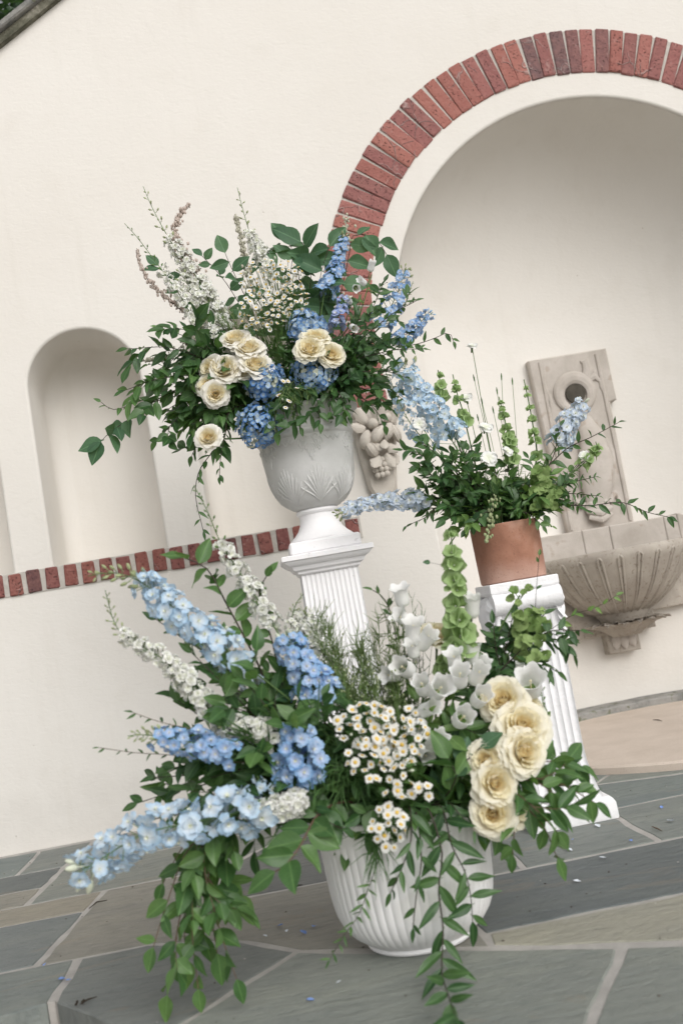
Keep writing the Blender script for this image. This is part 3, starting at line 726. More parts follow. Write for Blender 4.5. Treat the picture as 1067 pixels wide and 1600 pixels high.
# ledge stones behind the basin
lx = [1.245, 1.47, 1.60, 1.86, 1.925]
for a, b in zip(lx, lx[1:]):
    slab_poly([(a+.0008, .72), (b-.0008, .72), (b-.0008, .868), (a+.0008, .867)], .43+rnd.uniform(0, .004), .64, 'ledge_stone', M['stone'], .004)
slab_poly([(1.925, .70), (1.99, .70), (1.965, .855), (1.94, .872), (1.927, .872)], .435, .60, 'ledge_stone', M['stone'], .004)
# stepped backing below the basin
slab_poly([(1.523, .285), (1.675, .285), (1.675, .374), (1.765, .374), (1.765, .452), (1.96, .452), (1.96, .71), (1.25, .71), (1.25, .452), (1.373, .452), (1.373, .376), (1.523, .376)][::1], .535, .66, 'backing_stone', M['stone_d'], .004)
# basin: half bowl with paired flutes
BYC = .50
prof = [(.352, .755), (.360, .748), (.364, .735), (.360, .715), (.345, .69), (.318, .645), (.278, .59), (.225, .535), (.165, .49), (.12, .47), (.0, .465)]
prof_s = [(r, z) for r, z in prof]
inner = [(.0, .66), (.2, .675), (.30, .715), (.332, .745), (.338, .755)]
mb = MB(); mb.lathe(prof[::-1]+inner[::-1], 72, (FX, BYC, 0), 0, None, PI, 2*PI); 
for v in range(len(mb.v)):
    x, y, z = mb.v[v]; mb.v[v] = (x, BYC+(y-BYC)*1.0, z)
mb.obj('basin', M['stone_d'], ft, True, 40)
pc = curve([(r, 0, z) for r, z in prof[3:10]], 14)
for k in range(13):
    a = PI+PI*(k+.5)/13
    for da in (-.026, .026):
        q = [Vector((FX+(p.x+.0005)*math.cos(a+da*min(1, .25+.75*p.x/.345)), BYC+(p.x+.0005)*math.sin(a+da*min(1, .25+.75*p.x/.345)), p.z)) for p in pc]
        mb = MB(); mb.tube(q, [.0055*(.5+.5*p.x/.345) for p in pc], 6); mb.obj('flute_rib', M['stone_d'], ft)
    q = []
    for t in range(7):
        b = a-.026+.052*t/6; p = pc[0]; q.append((FX+(p.x+.001)*math.cos(b), BYC+(p.x+.001)*math.sin(b), p.z+.010*math.sin(PI*t/6)))
    mb = MB(); mb.tube(q, .0052, 6); mb.obj('flute_rib', M['stone_d'], ft)
# leaf cup below the basin and the pendant
def lobe_leaf(w, l, th, curl):
    mb = MB(); ny, nx = 6, 4; vs_ = []
    for j in range(ny+1):
        t = j/ny; ww = w*(math.sin(PI*min(1, t*.85+.12))**.8)*(1+.12*math.sin(t*16))
        for i in range(nx+1):
            u = -1+2*i/nx; vs_.append((u*ww, l*t, th*(1-u*u)*(1-.4*t)+curl*t*t))
    fs = [(j*(nx+1)+i, j*(nx+1)+i+1, (j+1)*(nx+1)+i+1, (j+1)*(nx+1)+i) for j in range(ny) for i in range(nx)]
    mb.add(vs_, fs); return mb
ll = lobe_leaf(.045, .14, .018, .05).mesh('cup_leaf', M['stone_d'])
for k in range(9):
    a = PI+PI*(k+.5)/9; o_ = Vector((math.cos(a), math.sin(a), 0))
    link('cup_leaf', ll, ft, frame(Vector((FX, BYC, .375))+o_*.055, o_*.75+Vector((0, 0, .66)), -o_*-.7+Vector((0, 0, -.7))))
    link('cup_leaf', ll, ft, frame(Vector((FX, BYC, .43))+o_*.09, o_*.95+Vector((0, 0, .30)), o_*.3+Vector((0, 0, -.9)), .8))
mb = MB(); mb.lathe([(.0, .36), (.04, .365), (.075, .39), (.10, .43), (.13, .475)], 32, (FX, BYC, 0), 0, None, PI, 2*PI); mb.obj('leaf_cup', M['stone_d'], ft)
pl = lobe_leaf(.026, .085, .016, -.004).mesh('pendant_leaf', M['stone'])
for sx, an in ((-.022, -.28), (.0, 0), (.022, .28)):
    link('pendant_leaf', pl, ft, frame((FX-.005+sx, .525-abs(sx)*-.2, .385), (math.sin(an), 0, -math.cos(an)), (0, -1, 0)))

# ================================================================= FRUIT CORBEL
cb = thing('fruit_corbel', 'carved stone corbel of fruit and grapes below the brick arch, behind the urn', 'corbel', (.56, 0, 1.12))
def corbel_back():
    poly = [(.487, 1.165), (.50, 1.13), (.53, 1.115), (.575, 1.118), (.60, 1.135), (.625, 1.30), (.662, 1.49), (.462, 1.49), (.47, 1.33)]
    n = len(poly); p, sg = inset(poly, .012)
    mb = MB()
    mb.add([(x, .02, z) for x, z in poly]+[(x, -.028, z) for x, z in poly]+[(x, -.040, z) for x, z in p],
           [(i, (i+1) % n, (i+1) % n+n, i+n) for i in range(n)]+[(i+n, (i+1) % n+n, (i+1) % n+2*n, i+2*n) for i in range(n)])
    mb.add([(x, -.040, z) for x, z in p], [tuple(range(n))])
    return mb.obj('backing', M['corbelstone'], cb, True, 40)
corbel_back()
def fruit(name, c, r, rot, tip=0, bumpy=False):
    r = tuple(q*.86 for q in r)
    mb = MB(); q = Matrix.Rotation(rot, 3, 'Y'); n, m = 14, 10
    mb.ell((0, 0, 0), r, None, n, m)
    if tip:
        mb.v = [(x*(1-tip*max(0, z/r[2])**3*.6), y*(1-tip*max(0, z/r[2])**3*.6), z*(1+tip*.25*max(0, z/r[2])**4)) for x, y, z in mb.v]
    if bumpy:
        mb.v = [(x*(1+.10*math.sin(9*math.atan2(y, x)+z*260)*math.cos(z*230)), y*(1+.10*math.sin(9*math.atan2(y, x)+z*260)*math.cos(z*230)), z) for x, y, z in mb.v]
    if name in ('lemon', 'pear'):
        for ph in (-.55, .5):
            mb.tube([(r[0]*1.01*math.sin(t)*math.sin(ph), -r[1]*1.01*math.sin(t)*math.cos(ph), r[2]*math.cos(t)) for t in [.45+.28*k for k in range(9)]], [.0006]+[.0022]*7+[.0006], 5)
    return link(name, mb.mesh(name, M['corbelstone']), cb, Matrix.Translation(c) @ q.to_4x4())
fruit('lemon', (.553, -.082, 1.365), (.030, .032, .046), R(40), .9)
fruit('lemon', (.598, -.078, 1.372), (.029, .030, .044), R(-155), .9)
fruit('pear', (.522, -.075, 1.31), (.030, .032, .042), R(-25), .6)
fruit('pear', (.630, -.070, 1.36), (.024, .028, .045), R(165), .7)
fruit('pine_cone', (.505, -.070, 1.352), (.030, .032, .046), R(20), .4, True)
fruit('apple', (.545, -.070, 1.415), (.030, .03, .028), 0)
fruit('apple', (.600, -.072, 1.43), (.028, .03, .026), 0)
gm = MB().ell((0, 0, 0), (.0125, .0125, .0125), None, 12, 8).mesh('grape', M['corbelstone'])
for i in range(17):
    row = [0, 0, 0, 0, 1, 1, 1, 1, 2, 2, 2, 3, 3, 1, 2, 0, 3][i]; kk = [0, 1, 2, 3, 0, 1, 2, 3, 0, 1, 2, 0, 1, 4, 3, 4, 2][i]
    x = .545+(kk-1.5)*.020+row*.004; z = 1.262-row*.0185
    link('grape', gm, cb, Matrix.Translation((x+rnd.uniform(-.002, .002), -.062-.010*math.sin(PI*(kk+.5)/5), z+rnd.uniform(-.003, .003))))
cl = lobe_leaf(.034, .095, .016, .02).mesh('carved_leaf', M['corbelstone'])
for p, d, n_, s_ in [((.52, -.06, 1.425), (-.5, -.2, .7), (0, -1, .2), .8), ((.57, -.075, 1.41), (.1, -.2, .9), (0, -1, .1), 1.0), ((.62, -.06, 1.41), (.4, -.1, .8), (0, -1, .1), .75),
                     ((.585, -.07, 1.32), (.5, -.2, -.6), (0, -1, .2), .62), ((.575, -.072, 1.285), (.3, 0, -.9), (0, -1, 0), .7), ((.545, -.075, 1.275), (-.5, -.3, -.6), (0, -1, .2), .7), ((.60, -.06, 1.29), (.2, 0, -.9), (0, -1, 0), .62), ((.51, -.06, 1.40), (-.9, -.2, .2), (0, -1, .3), .7), ((.50, -.055, 1.445), (-.7, -.5, .5), (.2, -.6, -.6), .6), ((.645, -.055, 1.44), (.6, -.5, .5), (-.2, -.6, -.6), .62), ((.575, -.085, 1.335), (-.2, -.5, -.8), (0, -1, .4), .55), ((.535, -.08, 1.33), (.5, -.3, -.7), (0, -1, .3), .5)]:
    link('carved_leaf', cl, cb, frame(p, d, n_, s_))

# ================================================================= PEDESTALS, POTS
def sq_ring(hx, hy, z, cx, cy, flutes=0, depth=0, m=4, fy=0):
    """square section ring; flutes = number of grooves per side"""
    pts = []
    for side in range(4):
        for k in range(flutes*m if flutes else 1):
            t = k/(flutes*m) if flutes else 0
            g = 0
            if flutes:
                ph = (t*flutes) % 1; edge = min(t, 1-t)*flutes
                g = depth*(abs(math.sin(PI*ph))**.7)
            u = -1+2*t
            if side == 0: p = (u*hx, -hy+g)
            elif side == 1: p = (hx-g, u*hy)
            elif side == 2: p = (-u*hx, hy-g)
            else: p = (-hx+g, -u*hy)
            pts.append((cx+p[0], cy+p[1]+fy, z))
    return pts

PX, PYC = .207, -.92
p1 = thing('tall_pedestal', 'tall white fluted pedestal with moulded cap holding the grey urn', 'pedestal', (PX, PYC, 0))
mb = MB(); cap = [(.088, .822), (.094, .826), (.096, .832), (.106, .838), (.110, .846), (.112, .849), (.122, .854), (.130, .862), (.132, .865), (.138, .868), (.1385, .880), (.135, .883)]
mb.loft([sq_ring(h, h, z, PX, PYC) for h, z in cap]); mb.obj('cap', M['white'], p1, True, 25)
mb = MB(); mb.loft([sq_ring(.086+.012*(1-t)**1.2, .086+.012*(1-t)**1.2, .06+.764*t, PX, PYC, 12, .0045, 6) for t in (0, .1, .3, .5, .75, 1)]); mb.obj('shaft', M['white'], p1, True, 50)
mb = MB(); mb.loft([sq_ring(h, h, z, PX, PYC) for h, z in [(.135, 0), (.136, .035), (.128, .042), (.118, .050), (.11, .058), (.102, .064)]]); mb.obj('base', M['white'], p1, True, 25)

QX, QY = .735, -1.10
p2 = thing('short_pedestal', 'short white rough plaster column with scrolled capital under the terracotta pot', 'pedestal', (QX, QY, 0))
ZT = .697
mb = MB(); mb.loft([sq_ring(h, h, z, QX, QY) for h, z in [(.090, ZT-.034), (.0985, ZT-.028), (.1005, ZT-.024), (.1005, ZT-.003), (.098, ZT)]]); mb.obj('abacus', M['rough_white'], p2, True, 25)
# front bolster roll
for fy in (-1, 1):
    mb = MB(); rows = []
    for i in range(13):
        t = i/12; xx = QX-.100+.200*t; r = .029+.004*(abs(2*t-1)**3)-.003*math.exp(-((t-.5)/.08)**2)
        rows.append([(xx, QY+fy*.086+r*1.0*math.cos(a), ZT-.060+r*math.sin(a)) for a in [2*PI*k/18 for k in range(18)]])
    mb.loft(rows); mb.obj('bolster', M['rough_white'], p2, True, 50)
    
# pleated fans between the bolsters, on both flanks
for sx in (-1, 1):
    for k in range(9):
        a = R(200)+R(140)*k/8
        e = Vector((QX+sx*.098, QY+.105*math.cos(a)*.92, ZT-.035+.135*math.sin(a)))
        b = Vector((QX+sx*.080, QY+.012*math.cos(a), ZT-.034))
        mb = MB(); mb.tube(curve([b, b.lerp(e, .5)+Vector((sx*.010, 0, 0)), e], 6), [.006, .010, .013, .016, .017, .015, .008], 7); mb.obj('pleat', M['rough_white'], p2)
mb = MB()
def sh(t):       # half width in x, half depth, by height
    z = .012+(.632-.012)*t
    flare = max(0, 1-t/.32)**2.0
    hx = .0835+.034*flare+.004*t**3; hy = .082+.028*flare
    return z, hx, hy
mb.loft([sq_ring(sh(t)[1], sh(t)[2], sh(t)[0], QX+.012*max(0, 1-t/.3)**2, QY, 8, .0060, 6) for t in [i/16 for i in range(17)]]); mb.obj('shaft', M['rough_white'], p2, True, 50)
mb = MB(); mb.loft([sq_ring(hx, hy, z, QX+.012, QY) for hx, hy, z in [(.123, .112, 0.0), (.125, .114, .006), (.124, .113, .045), (.119, .109, .055), (.112, .102, .062)]]); mb.obj('base', M['rough_white'], p2, True, 25)
# ragged acanthus tips below the roll
tipm = lobe_leaf(.013, .05, .008, .012).mesh('acanthus_tip', M['rough_white'])
for sx in (-1, 1):
    for k in range(4):
        link('acanthus_tip', tipm, p2, frame((QX+sx*.086, QY-.080+.006*k, ZT-.082-.020*k), (sx*.12, -.25, -1), (sx*.8, -.6, .1)))

# terracotta pot
TX, TY, TZ = .732, -1.10, ZT
tp = thing('terracotta_pot', 'straight terracotta pot on the short white column', 'pot', (TX, TY, TZ))
mb = MB(); mb.lathe([(.0, .0005), (.092, .0005), (.0965, .004), (.0975, .02), (.099, .08), (.1005, .150), (.1010, .166), (.0995, .170), (.0930, .170), (.090, .164), (.089, .13), (.0, .13)], 64, (TX, TY, TZ), 0, lambda a, z: 1+.004*noise.noise((math.cos(a)*2, math.sin(a)*2, z*14)))
mb.obj('body', M['terra'], tp, True, 45)
mb = MB(); mb.lathe([(.0, .152), (.05, .150), (.088, .144)], 24, (TX, TY, TZ)); mb.obj('moss', M['soil'], tp)

# grey urn
UX, UY, UZ = PX, PYC, .884
ur = thing('garden_urn', 'grey cast garden urn with acanthus relief on the tall pedestal', 'urn', (UX, UY, UZ))
mb = MB(); mb.box((UX-.108, UY-.108, UZ+.0005), (UX+.108, UY+.108, UZ+.038), None, 0, .005, .001); mb.obj('plinth', M['white'], ur, False)
foot = [(.10, .0385), (.101, .043), (.097, .048), (.083, .060), (.070, .075), (.062, .092), (.059, .108), (.060, .120), (.066, .124), (.068, .129), (.066, .134), (.060, .137)]
mb = MB(); mb.lathe(foot, 56, (UX, UY, UZ)); mb.obj('foot', M['white'], ur, True, 35)
bowl = [(.058, .136), (.074, .142), (.092, .155), (.108, .173), (.121, .196), (.1305, .222), (.1375, .255), (.142, .290), (.145, .325), (.147, .352), (.1515, .357), (.1525, .362), (.1515, .367), (.148, .371), (.151, .39), (.158, .41), (.170, .428), (.178, .434), (.180, .441), (.176, .446), (.163, .444), (.150, .41), (.14, .36), (.0, .36)]
mb = MB(); mb.lathe(bowl, 72, (UX, UY, UZ)); mb.obj('bowl', M['urn'], ur, True, 35)
mb = MB(); mb.lathe([(.0, .405), (.06, .402), (.146, .392)], 28, (UX, UY, UZ)); mb.obj('moss', M['soil'], ur)
def urn_r(z):
    for (r0, z0), (r1, z1) in zip(bowl, bowl[1:]):
        if z0 <= z <= z1: return r0+(r1-r0)*(z-z0)/max(1e-6, z1-z0)
    return .14
def on_urn(th, z, off=0):
    r = urn_r(z)+off; return (UX+r*math.sin(th), UY-r*math.cos(th), UZ+z)
def relief(name, lines, mtl=M['urn']):
    mb = MB()
    for pts, rr in lines: mb.tube([on_urn(a, z, -.0004) for a, z in pts], [q*.82 for q in rr] if isinstance(rr, list) else rr*.8, 6)
    return mb.obj(name, mtl, ur)
for k in range(8):
    th = 2*PI*k/8+.10; lines = []; h0 = .150
    for q in range(-5, 6):
        e = abs(q)/5; H = .112*(1-.52*e**1.5); W = q/5*.058; pts = []
        for t in range(8):
            u = t/7; z = h0+H*(u-.10*e*u*u); w_ = W*(math.sin(u*1.45)**1.0)*(.45+.55*u)
            pts.append((th+w_/urn_r(z), z))
        lines.append((pts, [.0018, .003, .0037, .0042, .0044, .0044, .0040, .0024]))
        if q and abs(q) < 5:
            tip_a, tip_z = pts[-1]; sg = 1 if q > 0 else -1
            lines.append(([pts[4], (pts[5][0]+sg*.022, pts[5][1]+.004), (pts[6][0]+sg*.045, pts[6][1]-.002)], [.0034, .0034, .0018]))
    relief('acanthus_leaf', lines)
for k in range(6):
    th = 2*PI*k/6+.02; lines = []
    for j in range(-3, 4):
        lines.append(([(th+j*.004, .322), (th+j*.030, .318-(3-abs(j))*.010), (th+j*.036, .305-(3-abs(j))*.011)], [.002, .0042, .0045]))
    for s_ in (-1, 1):
        pts = [(th+s_*(.10-.085*math.cos(a)*math.exp(-.12*a)+.03), .338+.014*math.sin(a)*math.exp(-.12*a)) for a in [i*.55 for i in range(14)]]
        lines.append((pts, .0032))
        pts = [(th+s_*(.20+.07*math.cos(a)*math.exp(-.16*a)), .322+.022*math.sin(a)*math.exp(-.16*a)) for a in [i*.6 for i in range(12)]]
        lines.append((pts, .0034))
        lines.append(([(th+s_*.33, .343), (th+s_*.40, .330), (th+s_*.46, .338), (th+s_*.52, .325)], [.003, .0036, .0034, .002]))
        lines.append(([(th+s_*.05, .345), (th+s_*.12, .318), (th+s_*.18, .300), (th+s_*.22, .306)], [.003, .0036, .0036, .002]))
    relief('scroll_frieze', lines)

# white fluted pot on the ground
GX, GY = .207, -1.85
gp = thing('fluted_planter', 'large white fluted planter standing on the flagstones', 'planter', (GX, GY, 0))
gprof = [(.0, .001), (.104, .001), (.110, .003), (.112, .007), (.109, .012), (.118, .018), (.139, .034), (.154, .054), (.164, .078), (.1695, .108), (.1725, .145), (.1745, .18), (.1765, .215), (.178, .236), (.1795, .242), (.181, .262), (.182, .274), (.179, .279), (.171, .279), (.167, .27), (.16, .22), (.0, .21)]
NF = 58
def flut(a, z):
    if z < .016 or z > .238: return 1
    k = min(1, (z-.016)/.02, (.238-z)/.008); k = max(0, k)
    return 1+.016*k*(abs(math.sin(a*NF/2))**.8-.5)
gp2 = []
for (r0, z0), (r1, z1) in zip(gprof, gprof[1:]):
    gp2.append((r0, z0))
    if z1-z0 > .02: gp2.append(((r0+r1)/2+.0005, (z0+z1)/2))
gp2.append(gprof[-1])
mb = MB(); mb.lathe(gp2, NF*8, (GX, GY, 0), 0, flut); mb.obj('body', M['gloss_white'], gp, True, 40)
mb = MB(); mb.lathe([(.0, .255), (.08, .252), (.166, .243)], 28, (GX, GY, 0)); mb.obj('moss', M['soil'], gp)

# ================================================================= PLANT PIECES (shared meshes)
def petal(w, l=1.0, nx=4, ny=4, tip=.6, cup=.3, curl=0.0, ruffle=0.0, base=.18, ph=0, fold=0.0):
    """blade from the origin along +Y, face towards +Z"""
    vs_ = []
    for j in range(ny+1):
        t = j/ny
        ww = w*(base*(1-t)+math.sin(PI*min(1, t**tip*.93+.03))**.75*(1-base*(1-t)))
        if t == 1: ww *= .55
        for i in range(nx+1):
            u = -1+2*i/nx
            z = cup*(u*ww)**2/max(w, 1e-6)+curl*t*t+ruffle*math.sin(u*7+t*5+ph)*t+fold*abs(u)*ww
            vs_.append((u*ww, l*(t-(.06*u*u if t == 1 else 0)), z))
    fs = [(j*(nx+1)+i, j*(nx+1)+i+1, (j+1)*(nx+1)+i+1, (j+1)*(nx+1)+i) for j in range(ny) for i in range(nx)]
    return vs_, fs

def leaf_mesh(name, w, m, curl=-.12, fold=.35, tip=.75, wave=.02, ph=0, point=True, ny=7):
    mb = MB(); nx = 4; vs_ = []
    for j in range(ny+1):
        t = j/ny
        ww = w*max(.012, math.sin(PI*t**tip)**(.9 if point else .65))
        if j == 0: ww = .016
        for i in range(nx+1):
            u = -1+2*i/nx
            vs_.append((u*ww, t, fold*abs(u)*ww+curl*t*t+wave*math.sin(t*9+ph)*u))
    mb.add(vs_, [(j*(nx+1)+i, j*(nx+1)+i+1, (j+1)*(nx+1)+i+1, (j+1)*(nx+1)+i) for j in range(ny) for i in range(nx)])
    mb.tube([(0, -.10, .0), (0, 0, 0), (0, .5, curl*.25-.004)], [.014, .014, .006], 4)
    return mb.mesh('leaf', m)

def leafset(m, w, k=7, **kw):
    out = []
    for i in range(k):
        a = dict(curl=rnd.uniform(-.38, .10), fold=rnd.uniform(.1, .6), ph=rnd.uniform(0, 6), tip=rnd.uniform(.68, .85), wave=rnd.uniform(.01, .035)); a.update(kw)
        out.append(leaf_mesh('leaf', w*rnd.uniform(.9, 1.1), m, **a))
    return out
LS = {
    'ruscus': leafset(M['lf_dark'], .20), 'broad': leafset(M['lf_mid'], .25), 'lemon': leafset(M['lf_blue'], .32, curl=-.15),
    'ovate': leafset(M['lf_dark'], .27), 'lance': leafset(M['lf_dark'], .155), 'fresh': leafset(M['lf_mid'], .215), 'light': leafset(M['lf_light'], .24),
    'round': leafset(M['lf_blue'], .36, curl=-.06), 'feather': leafset(M['lf_mid'], .12), 'gloss': leafset(M['lf_mid'], .27),
}

def flower5(name, m, np_=5, w=.34, l=.5, layers=1, open_=70, eye=None, ruffle=.02, cup=.3, curl=-.05, eyem=None, spur=False, tip=.6):
    mb = MB(); k = 0
    for L in range(layers):
        for i in range(np_):
            a = 2*PI*(i+.5*L)/np_+rnd.uniform(-.12, .12)
            op = R(open_-L*26+rnd.uniform(-16, 16)); sc = (1-.24*L)*rnd.uniform(.85, 1.1)
            v, f = petal(w*sc*rnd.uniform(.88, 1.1), l*sc, 4, 4, tip, cup*rnd.uniform(-.6, 1.3), curl+rnd.uniform(-.12, .10), ruffle*rnd.uniform(.5, 1.6), .30, rnd.uniform(0, 6))
            d = Vector((math.sin(op)*math.cos(a), math.sin(op)*math.sin(a), math.cos(op))); n = Vector((-math.cos(op)*math.cos(a), -math.cos(op)*math.sin(a), math.sin(op)))
            mb.add(v, f, frame((.03*math.cos(a), .03*math.sin(a), .015*L), d, n))
    if eye:
        for i in range(4):
            a = 2*PI*i/4+.4; v, f = petal(.085, .17, 2, 2, .6, .5, .02)
            op = R(38); d = Vector((math.sin(op)*math.cos(a), math.sin(op)*math.sin(a), math.cos(op)))
            mb.add(v, f, frame((0, 0, .03), d, (-math.cos(a), -math.sin(a), .8)), 1)
        mb.ell((0, 0, .06), (.035, .035, .04), None, 5, 3, 2)
    if spur: mb.tube([(0, 0, .01), (0, 0, -.16), (0, .05, -.32)], [.05, .032, .012], 5)
    ms = [M[m]]+([M['white_petal'], M['bud']] if eye else [])
    return mb.mesh(name, ms)
def bud_mesh(m, tip=.5):
    mb = MB(); mb.ell((0, 0, .5), (.27, .27, .5), None, 7, 5); mb.v = [(x*(1-tip*max(0, z-.5)), y*(1-tip*max(0, z-.5)), z) for x, y, z in mb.v]
    mb.tube([(0, 0, -.5), (0, 0, .1)], [.05, .06], 4); return mb.mesh('bud', M[m])
FL = {
    'light': [flower5('floret', 'bluelight', 5, .245, .52, 1, 70+4*i, True, .045, spur=True, tip=1.45) for i in range(4)]+[flower5('floret', 'bluelight', 5, .235, .50, 2, 74, True, .05, tip=1.45) for i in range(3)],
    'pale': [flower5('floret', 'bluepale', 5, .235, .52, 2, 68+4*i, True, .05, tip=1.45) for i in range(5)],
    'mid': [flower5('floret', 'bluemid', 5, .235, .52, 2, 68+5*i, True, .05, tip=1.45) for i in range(5)],
    'deep': [flower5('floret', 'bluedeep', 5, .23, .50, 2, 60+5*i, True, .045, tip=1.45) for i in range(4)],
    'white': [flower5('floret', 'white_petal', 5, .23, .50, 3, 70+5*i, None, .08, tip=1.35) for i in range(5)]+[flower5('floret', 'white_petal', 5, .23, .5, 1, 52, None, .07, tip=1.45)],
    'hyd': [flower5('floret', 'hydr', 4, .30, .50, 1, 78+3*i, None, .03, cup=.25, curl=-.03, tip=1.35) for i in range(5)],
    'hyd_p': [flower5('floret', 'hydr_p', 4, .30, .50, 1, 78+3*i, None, .03, cup=.25, curl=-.03, tip=1.35) for i in range(5)],
    'hyd_w': [flower5('floret', 'bud_w', 4, .28, .46, 1, 70, None, .03, cup=.25, tip=1.35) for i in range(2)],
    'helle': [flower5('floret', 'helle', 5, .31, .52, 1, 52+8*i, None, .03, cup=.5, tip=1.1) for i in range(4)],
    'pink': [flower5('floret', 'white_petal', 5, .34, .5, 1, 80+3*i, None, .08, cup=.05, tip=1.4) for i in range(2)],
}
BUD = {'g': bud_mesh('bud'), 'w': bud_mesh('bud_w'), 'b': bud_mesh('bluelight'), 'd': bud_mesh('lf_light')}

def daisy_mesh():
    mb = MB(); n = rnd.choice([11, 13, 14]); dr = rnd.uniform(-8, 14)
    for i in range(n):
        a = 2*PI*i/n+rnd.uniform(-.08, .08); op = R(rnd.uniform(70, 94)+dr); L = rnd.uniform(.30, .40)
        d = Vector((math.sin(op)*math.cos(a), math.sin(op)*math.sin(a), math.cos(op)))
        v, f = petal(.105, L, 2, 3, 1.25, .2, 0, 0, .7)
        mb.add(v, f, frame((.13*math.cos(a), .13*math.sin(a), .01*rnd.random()), d, (0, 0, 1)))
    mb.ell((0, 0, .0), (.185, .185, .10), None, 9, 4, 1)
    return mb.mesh('daisy', [M['daisy'], M['yolk']])
DAISY = [daisy_mesh() for _ in range(8)]

def bell_mesh():
    mb = MB(); n = 25; fl_ = rnd.uniform(.86, 1.10); ph_ = rnd.uniform(0, 6); o_prof = [(.06, 0), (.30, .03), (.40, .12), (.42, .30), (.40, .52), (.40, .70), (.43, .84), (.49, .96), (.545, 1.0)]
    rows = []
    for j, (r, z) in enumerate(o_prof):
        row = []
        t = z
        for k in range(n):
            a = 2*PI*k/n; lob = abs(math.cos(2.5*a))
            rr = r*(fl_ if j >= 7 else 1)*(1+.035*math.sin(2*a+ph_)*t+.05*t*math.cos(5*a)+(.14*(lob-.5) if j >= 7 else 0)); zz = z+(.09*(lob-.5)*2 if j >= 7 else 0)-(0.05 if j == 8 else 0)*(lob < .3)
            row.append((rr*math.cos(a), rr*math.sin(a), zz+.012*math.sin(3*a+j)))
        rows.append(row)
    mb.loft(rows, 0, False, False)
    mb.tube([(0, 0, .05), (0, 0, .72)], [.03, .02], 5, 2); mb.ell((0, 0, .74), (.06, .06, .06), None, 6, 4, 2)
    for k in range(5):
        a = 2*PI*k/5; v, f = petal(.14, .34, 2, 3, .7, .5, .0); d = Vector((math.cos(a)*.8, math.sin(a)*.8, .55))
        mb.add(v, f, frame((.05*math.cos(a), .05*math.sin(a), -.03), d, (-math.cos(a), -math.sin(a), .8)), 1)
    mb.tube([(0, 0, -.35), (0, 0, .02)], [.045, .06], 5, 1)
    return mb.mesh('bell', [M['bell'], M['lf_light'], M['rose_m']])
BELL = [bell_mesh() for _ in range(5)]

def cup_mesh():
    mb = MB(); n = 20; rows = []; q1, q2 = rnd.uniform(0, 6), rnd.uniform(.05, .12)
    for j, (r, z) in enumerate([(.05, 0), (.13, .10), (.24, .26), (.38, .40), (.52, .48), (.60, .50)]):
        rows.append([(r*(1+.07*math.cos(5*2*PI*k/n)*j/5)*math.cos(2*PI*k/n), r*(1+.07*math.cos(5*2*PI*k/n)*j/5)*math.sin(2*PI*k/n), z+(q2*math.sin(3*2*PI*k/n+q1)+.04*math.sin(5*2*PI*k/n+1))*j/5) for k in range(n)])
    mb.loft(rows, 0, False, False); mb.ell((0, 0, .16), (.07, .07, .09), None, 6, 4, 1)
    return mb.mesh('calyx', [M['calyx'], M['bud_w']])
CUPS = [cup_mesh() for _ in range(6)]

def rose_petal(m, w, cup, curl, ruffle, ph):
    mb = MB(); nx, ny = 8, 7; vs_ = []
    for j in range(ny+1):
        t = j/ny; ww = w*(.30*(1-t)+math.sin(PI*(.06+.80*t**.85))**.7*(1-.30*(1-t)))
        for i in range(nx+1):
            u = -1+2*i/nx
            th = u*ww*cup
            x = math.sin(th)/cup if cup > .01 else u*ww
            z = (1-math.cos(th))/cup if cup > .01 else 0
            top = 1-.10*u*u*t-.05*(abs(u) < .2)*(t > .9)
            z += .16*math.sin(PI*t*.9)*-1*.6 + curl*max(0, t-.55)**2*5*(1+.3*math.sin(u*4+ph)) + ruffle*math.sin(u*6+ph)*t*t
            vs_.append((x, t*top, z))
    mb.add(vs_, [(j*(nx+1)+i, j*(nx+1)+i+1, (j+1)*(nx+1)+i+1, (j+1)*(nx+1)+i) for j in range(ny) for i in range(nx)])
    return mb.mesh('petal', M[m])
RP = {'i': [rose_petal('rose_i', .36, 3.6, -.03, .03, p) for p in (0, 2, 4)], 'm': [rose_petal('rose_m', .56, 1.9, -.10, .04, p) for p in (0, 2, 4)],
      'o': [rose_petal('rose_o', .74, 1.05, -.26, .06, p) for p in (0, 2, 4)]}
RW = dict(RP); RW['o'] = [rose_petal('rose_ow', .74, 1.05, -.26, .06, p) for p in (0, 2, 4)]; RW['m'] = [rose_petal('rose_mw', .56, 1.9, -.10, .04, p) for p in (0, 2, 4)]
SEPAL = leaf_mesh('sepal', .16, M['lf_mid']); SEPAL.name = 'sepal'

# ================================================================= PLANT BUILDERS
BASE = {'A': Vector((.207, -.93, 1.272)), 'B': Vector((.732, -1.10, .835)), 'C': Vector((.207, -1.85, .242))}
SPREAD = {'A': .07, 'B': .05, 'C': .08}
def root_of(which, target):
    b = BASE[which]; d = Vector(target)-b; d.z = 0
    if d.length > 1e-4: d = d.normalized()*min(SPREAD[which], d.length)*rnd.uniform(.5, 1)
    return b+d
def PP(pl): return [at(*p) for p in pl]
def with_stem(which, pts, lift=.35):
    b = root_of(which, pts[0]); p0 = Vector(pts[0]); L = (p0-b).length
    d = (Vector(pts[1])-p0).normalized() if len(pts) > 1 else Vector((0, 0, 1))
    m1 = b.lerp(p0, .5)+Vector((0, 0, 1))*L*lift*.4 - d*L*.05
    return [b, m1] if L > .05 else [b]

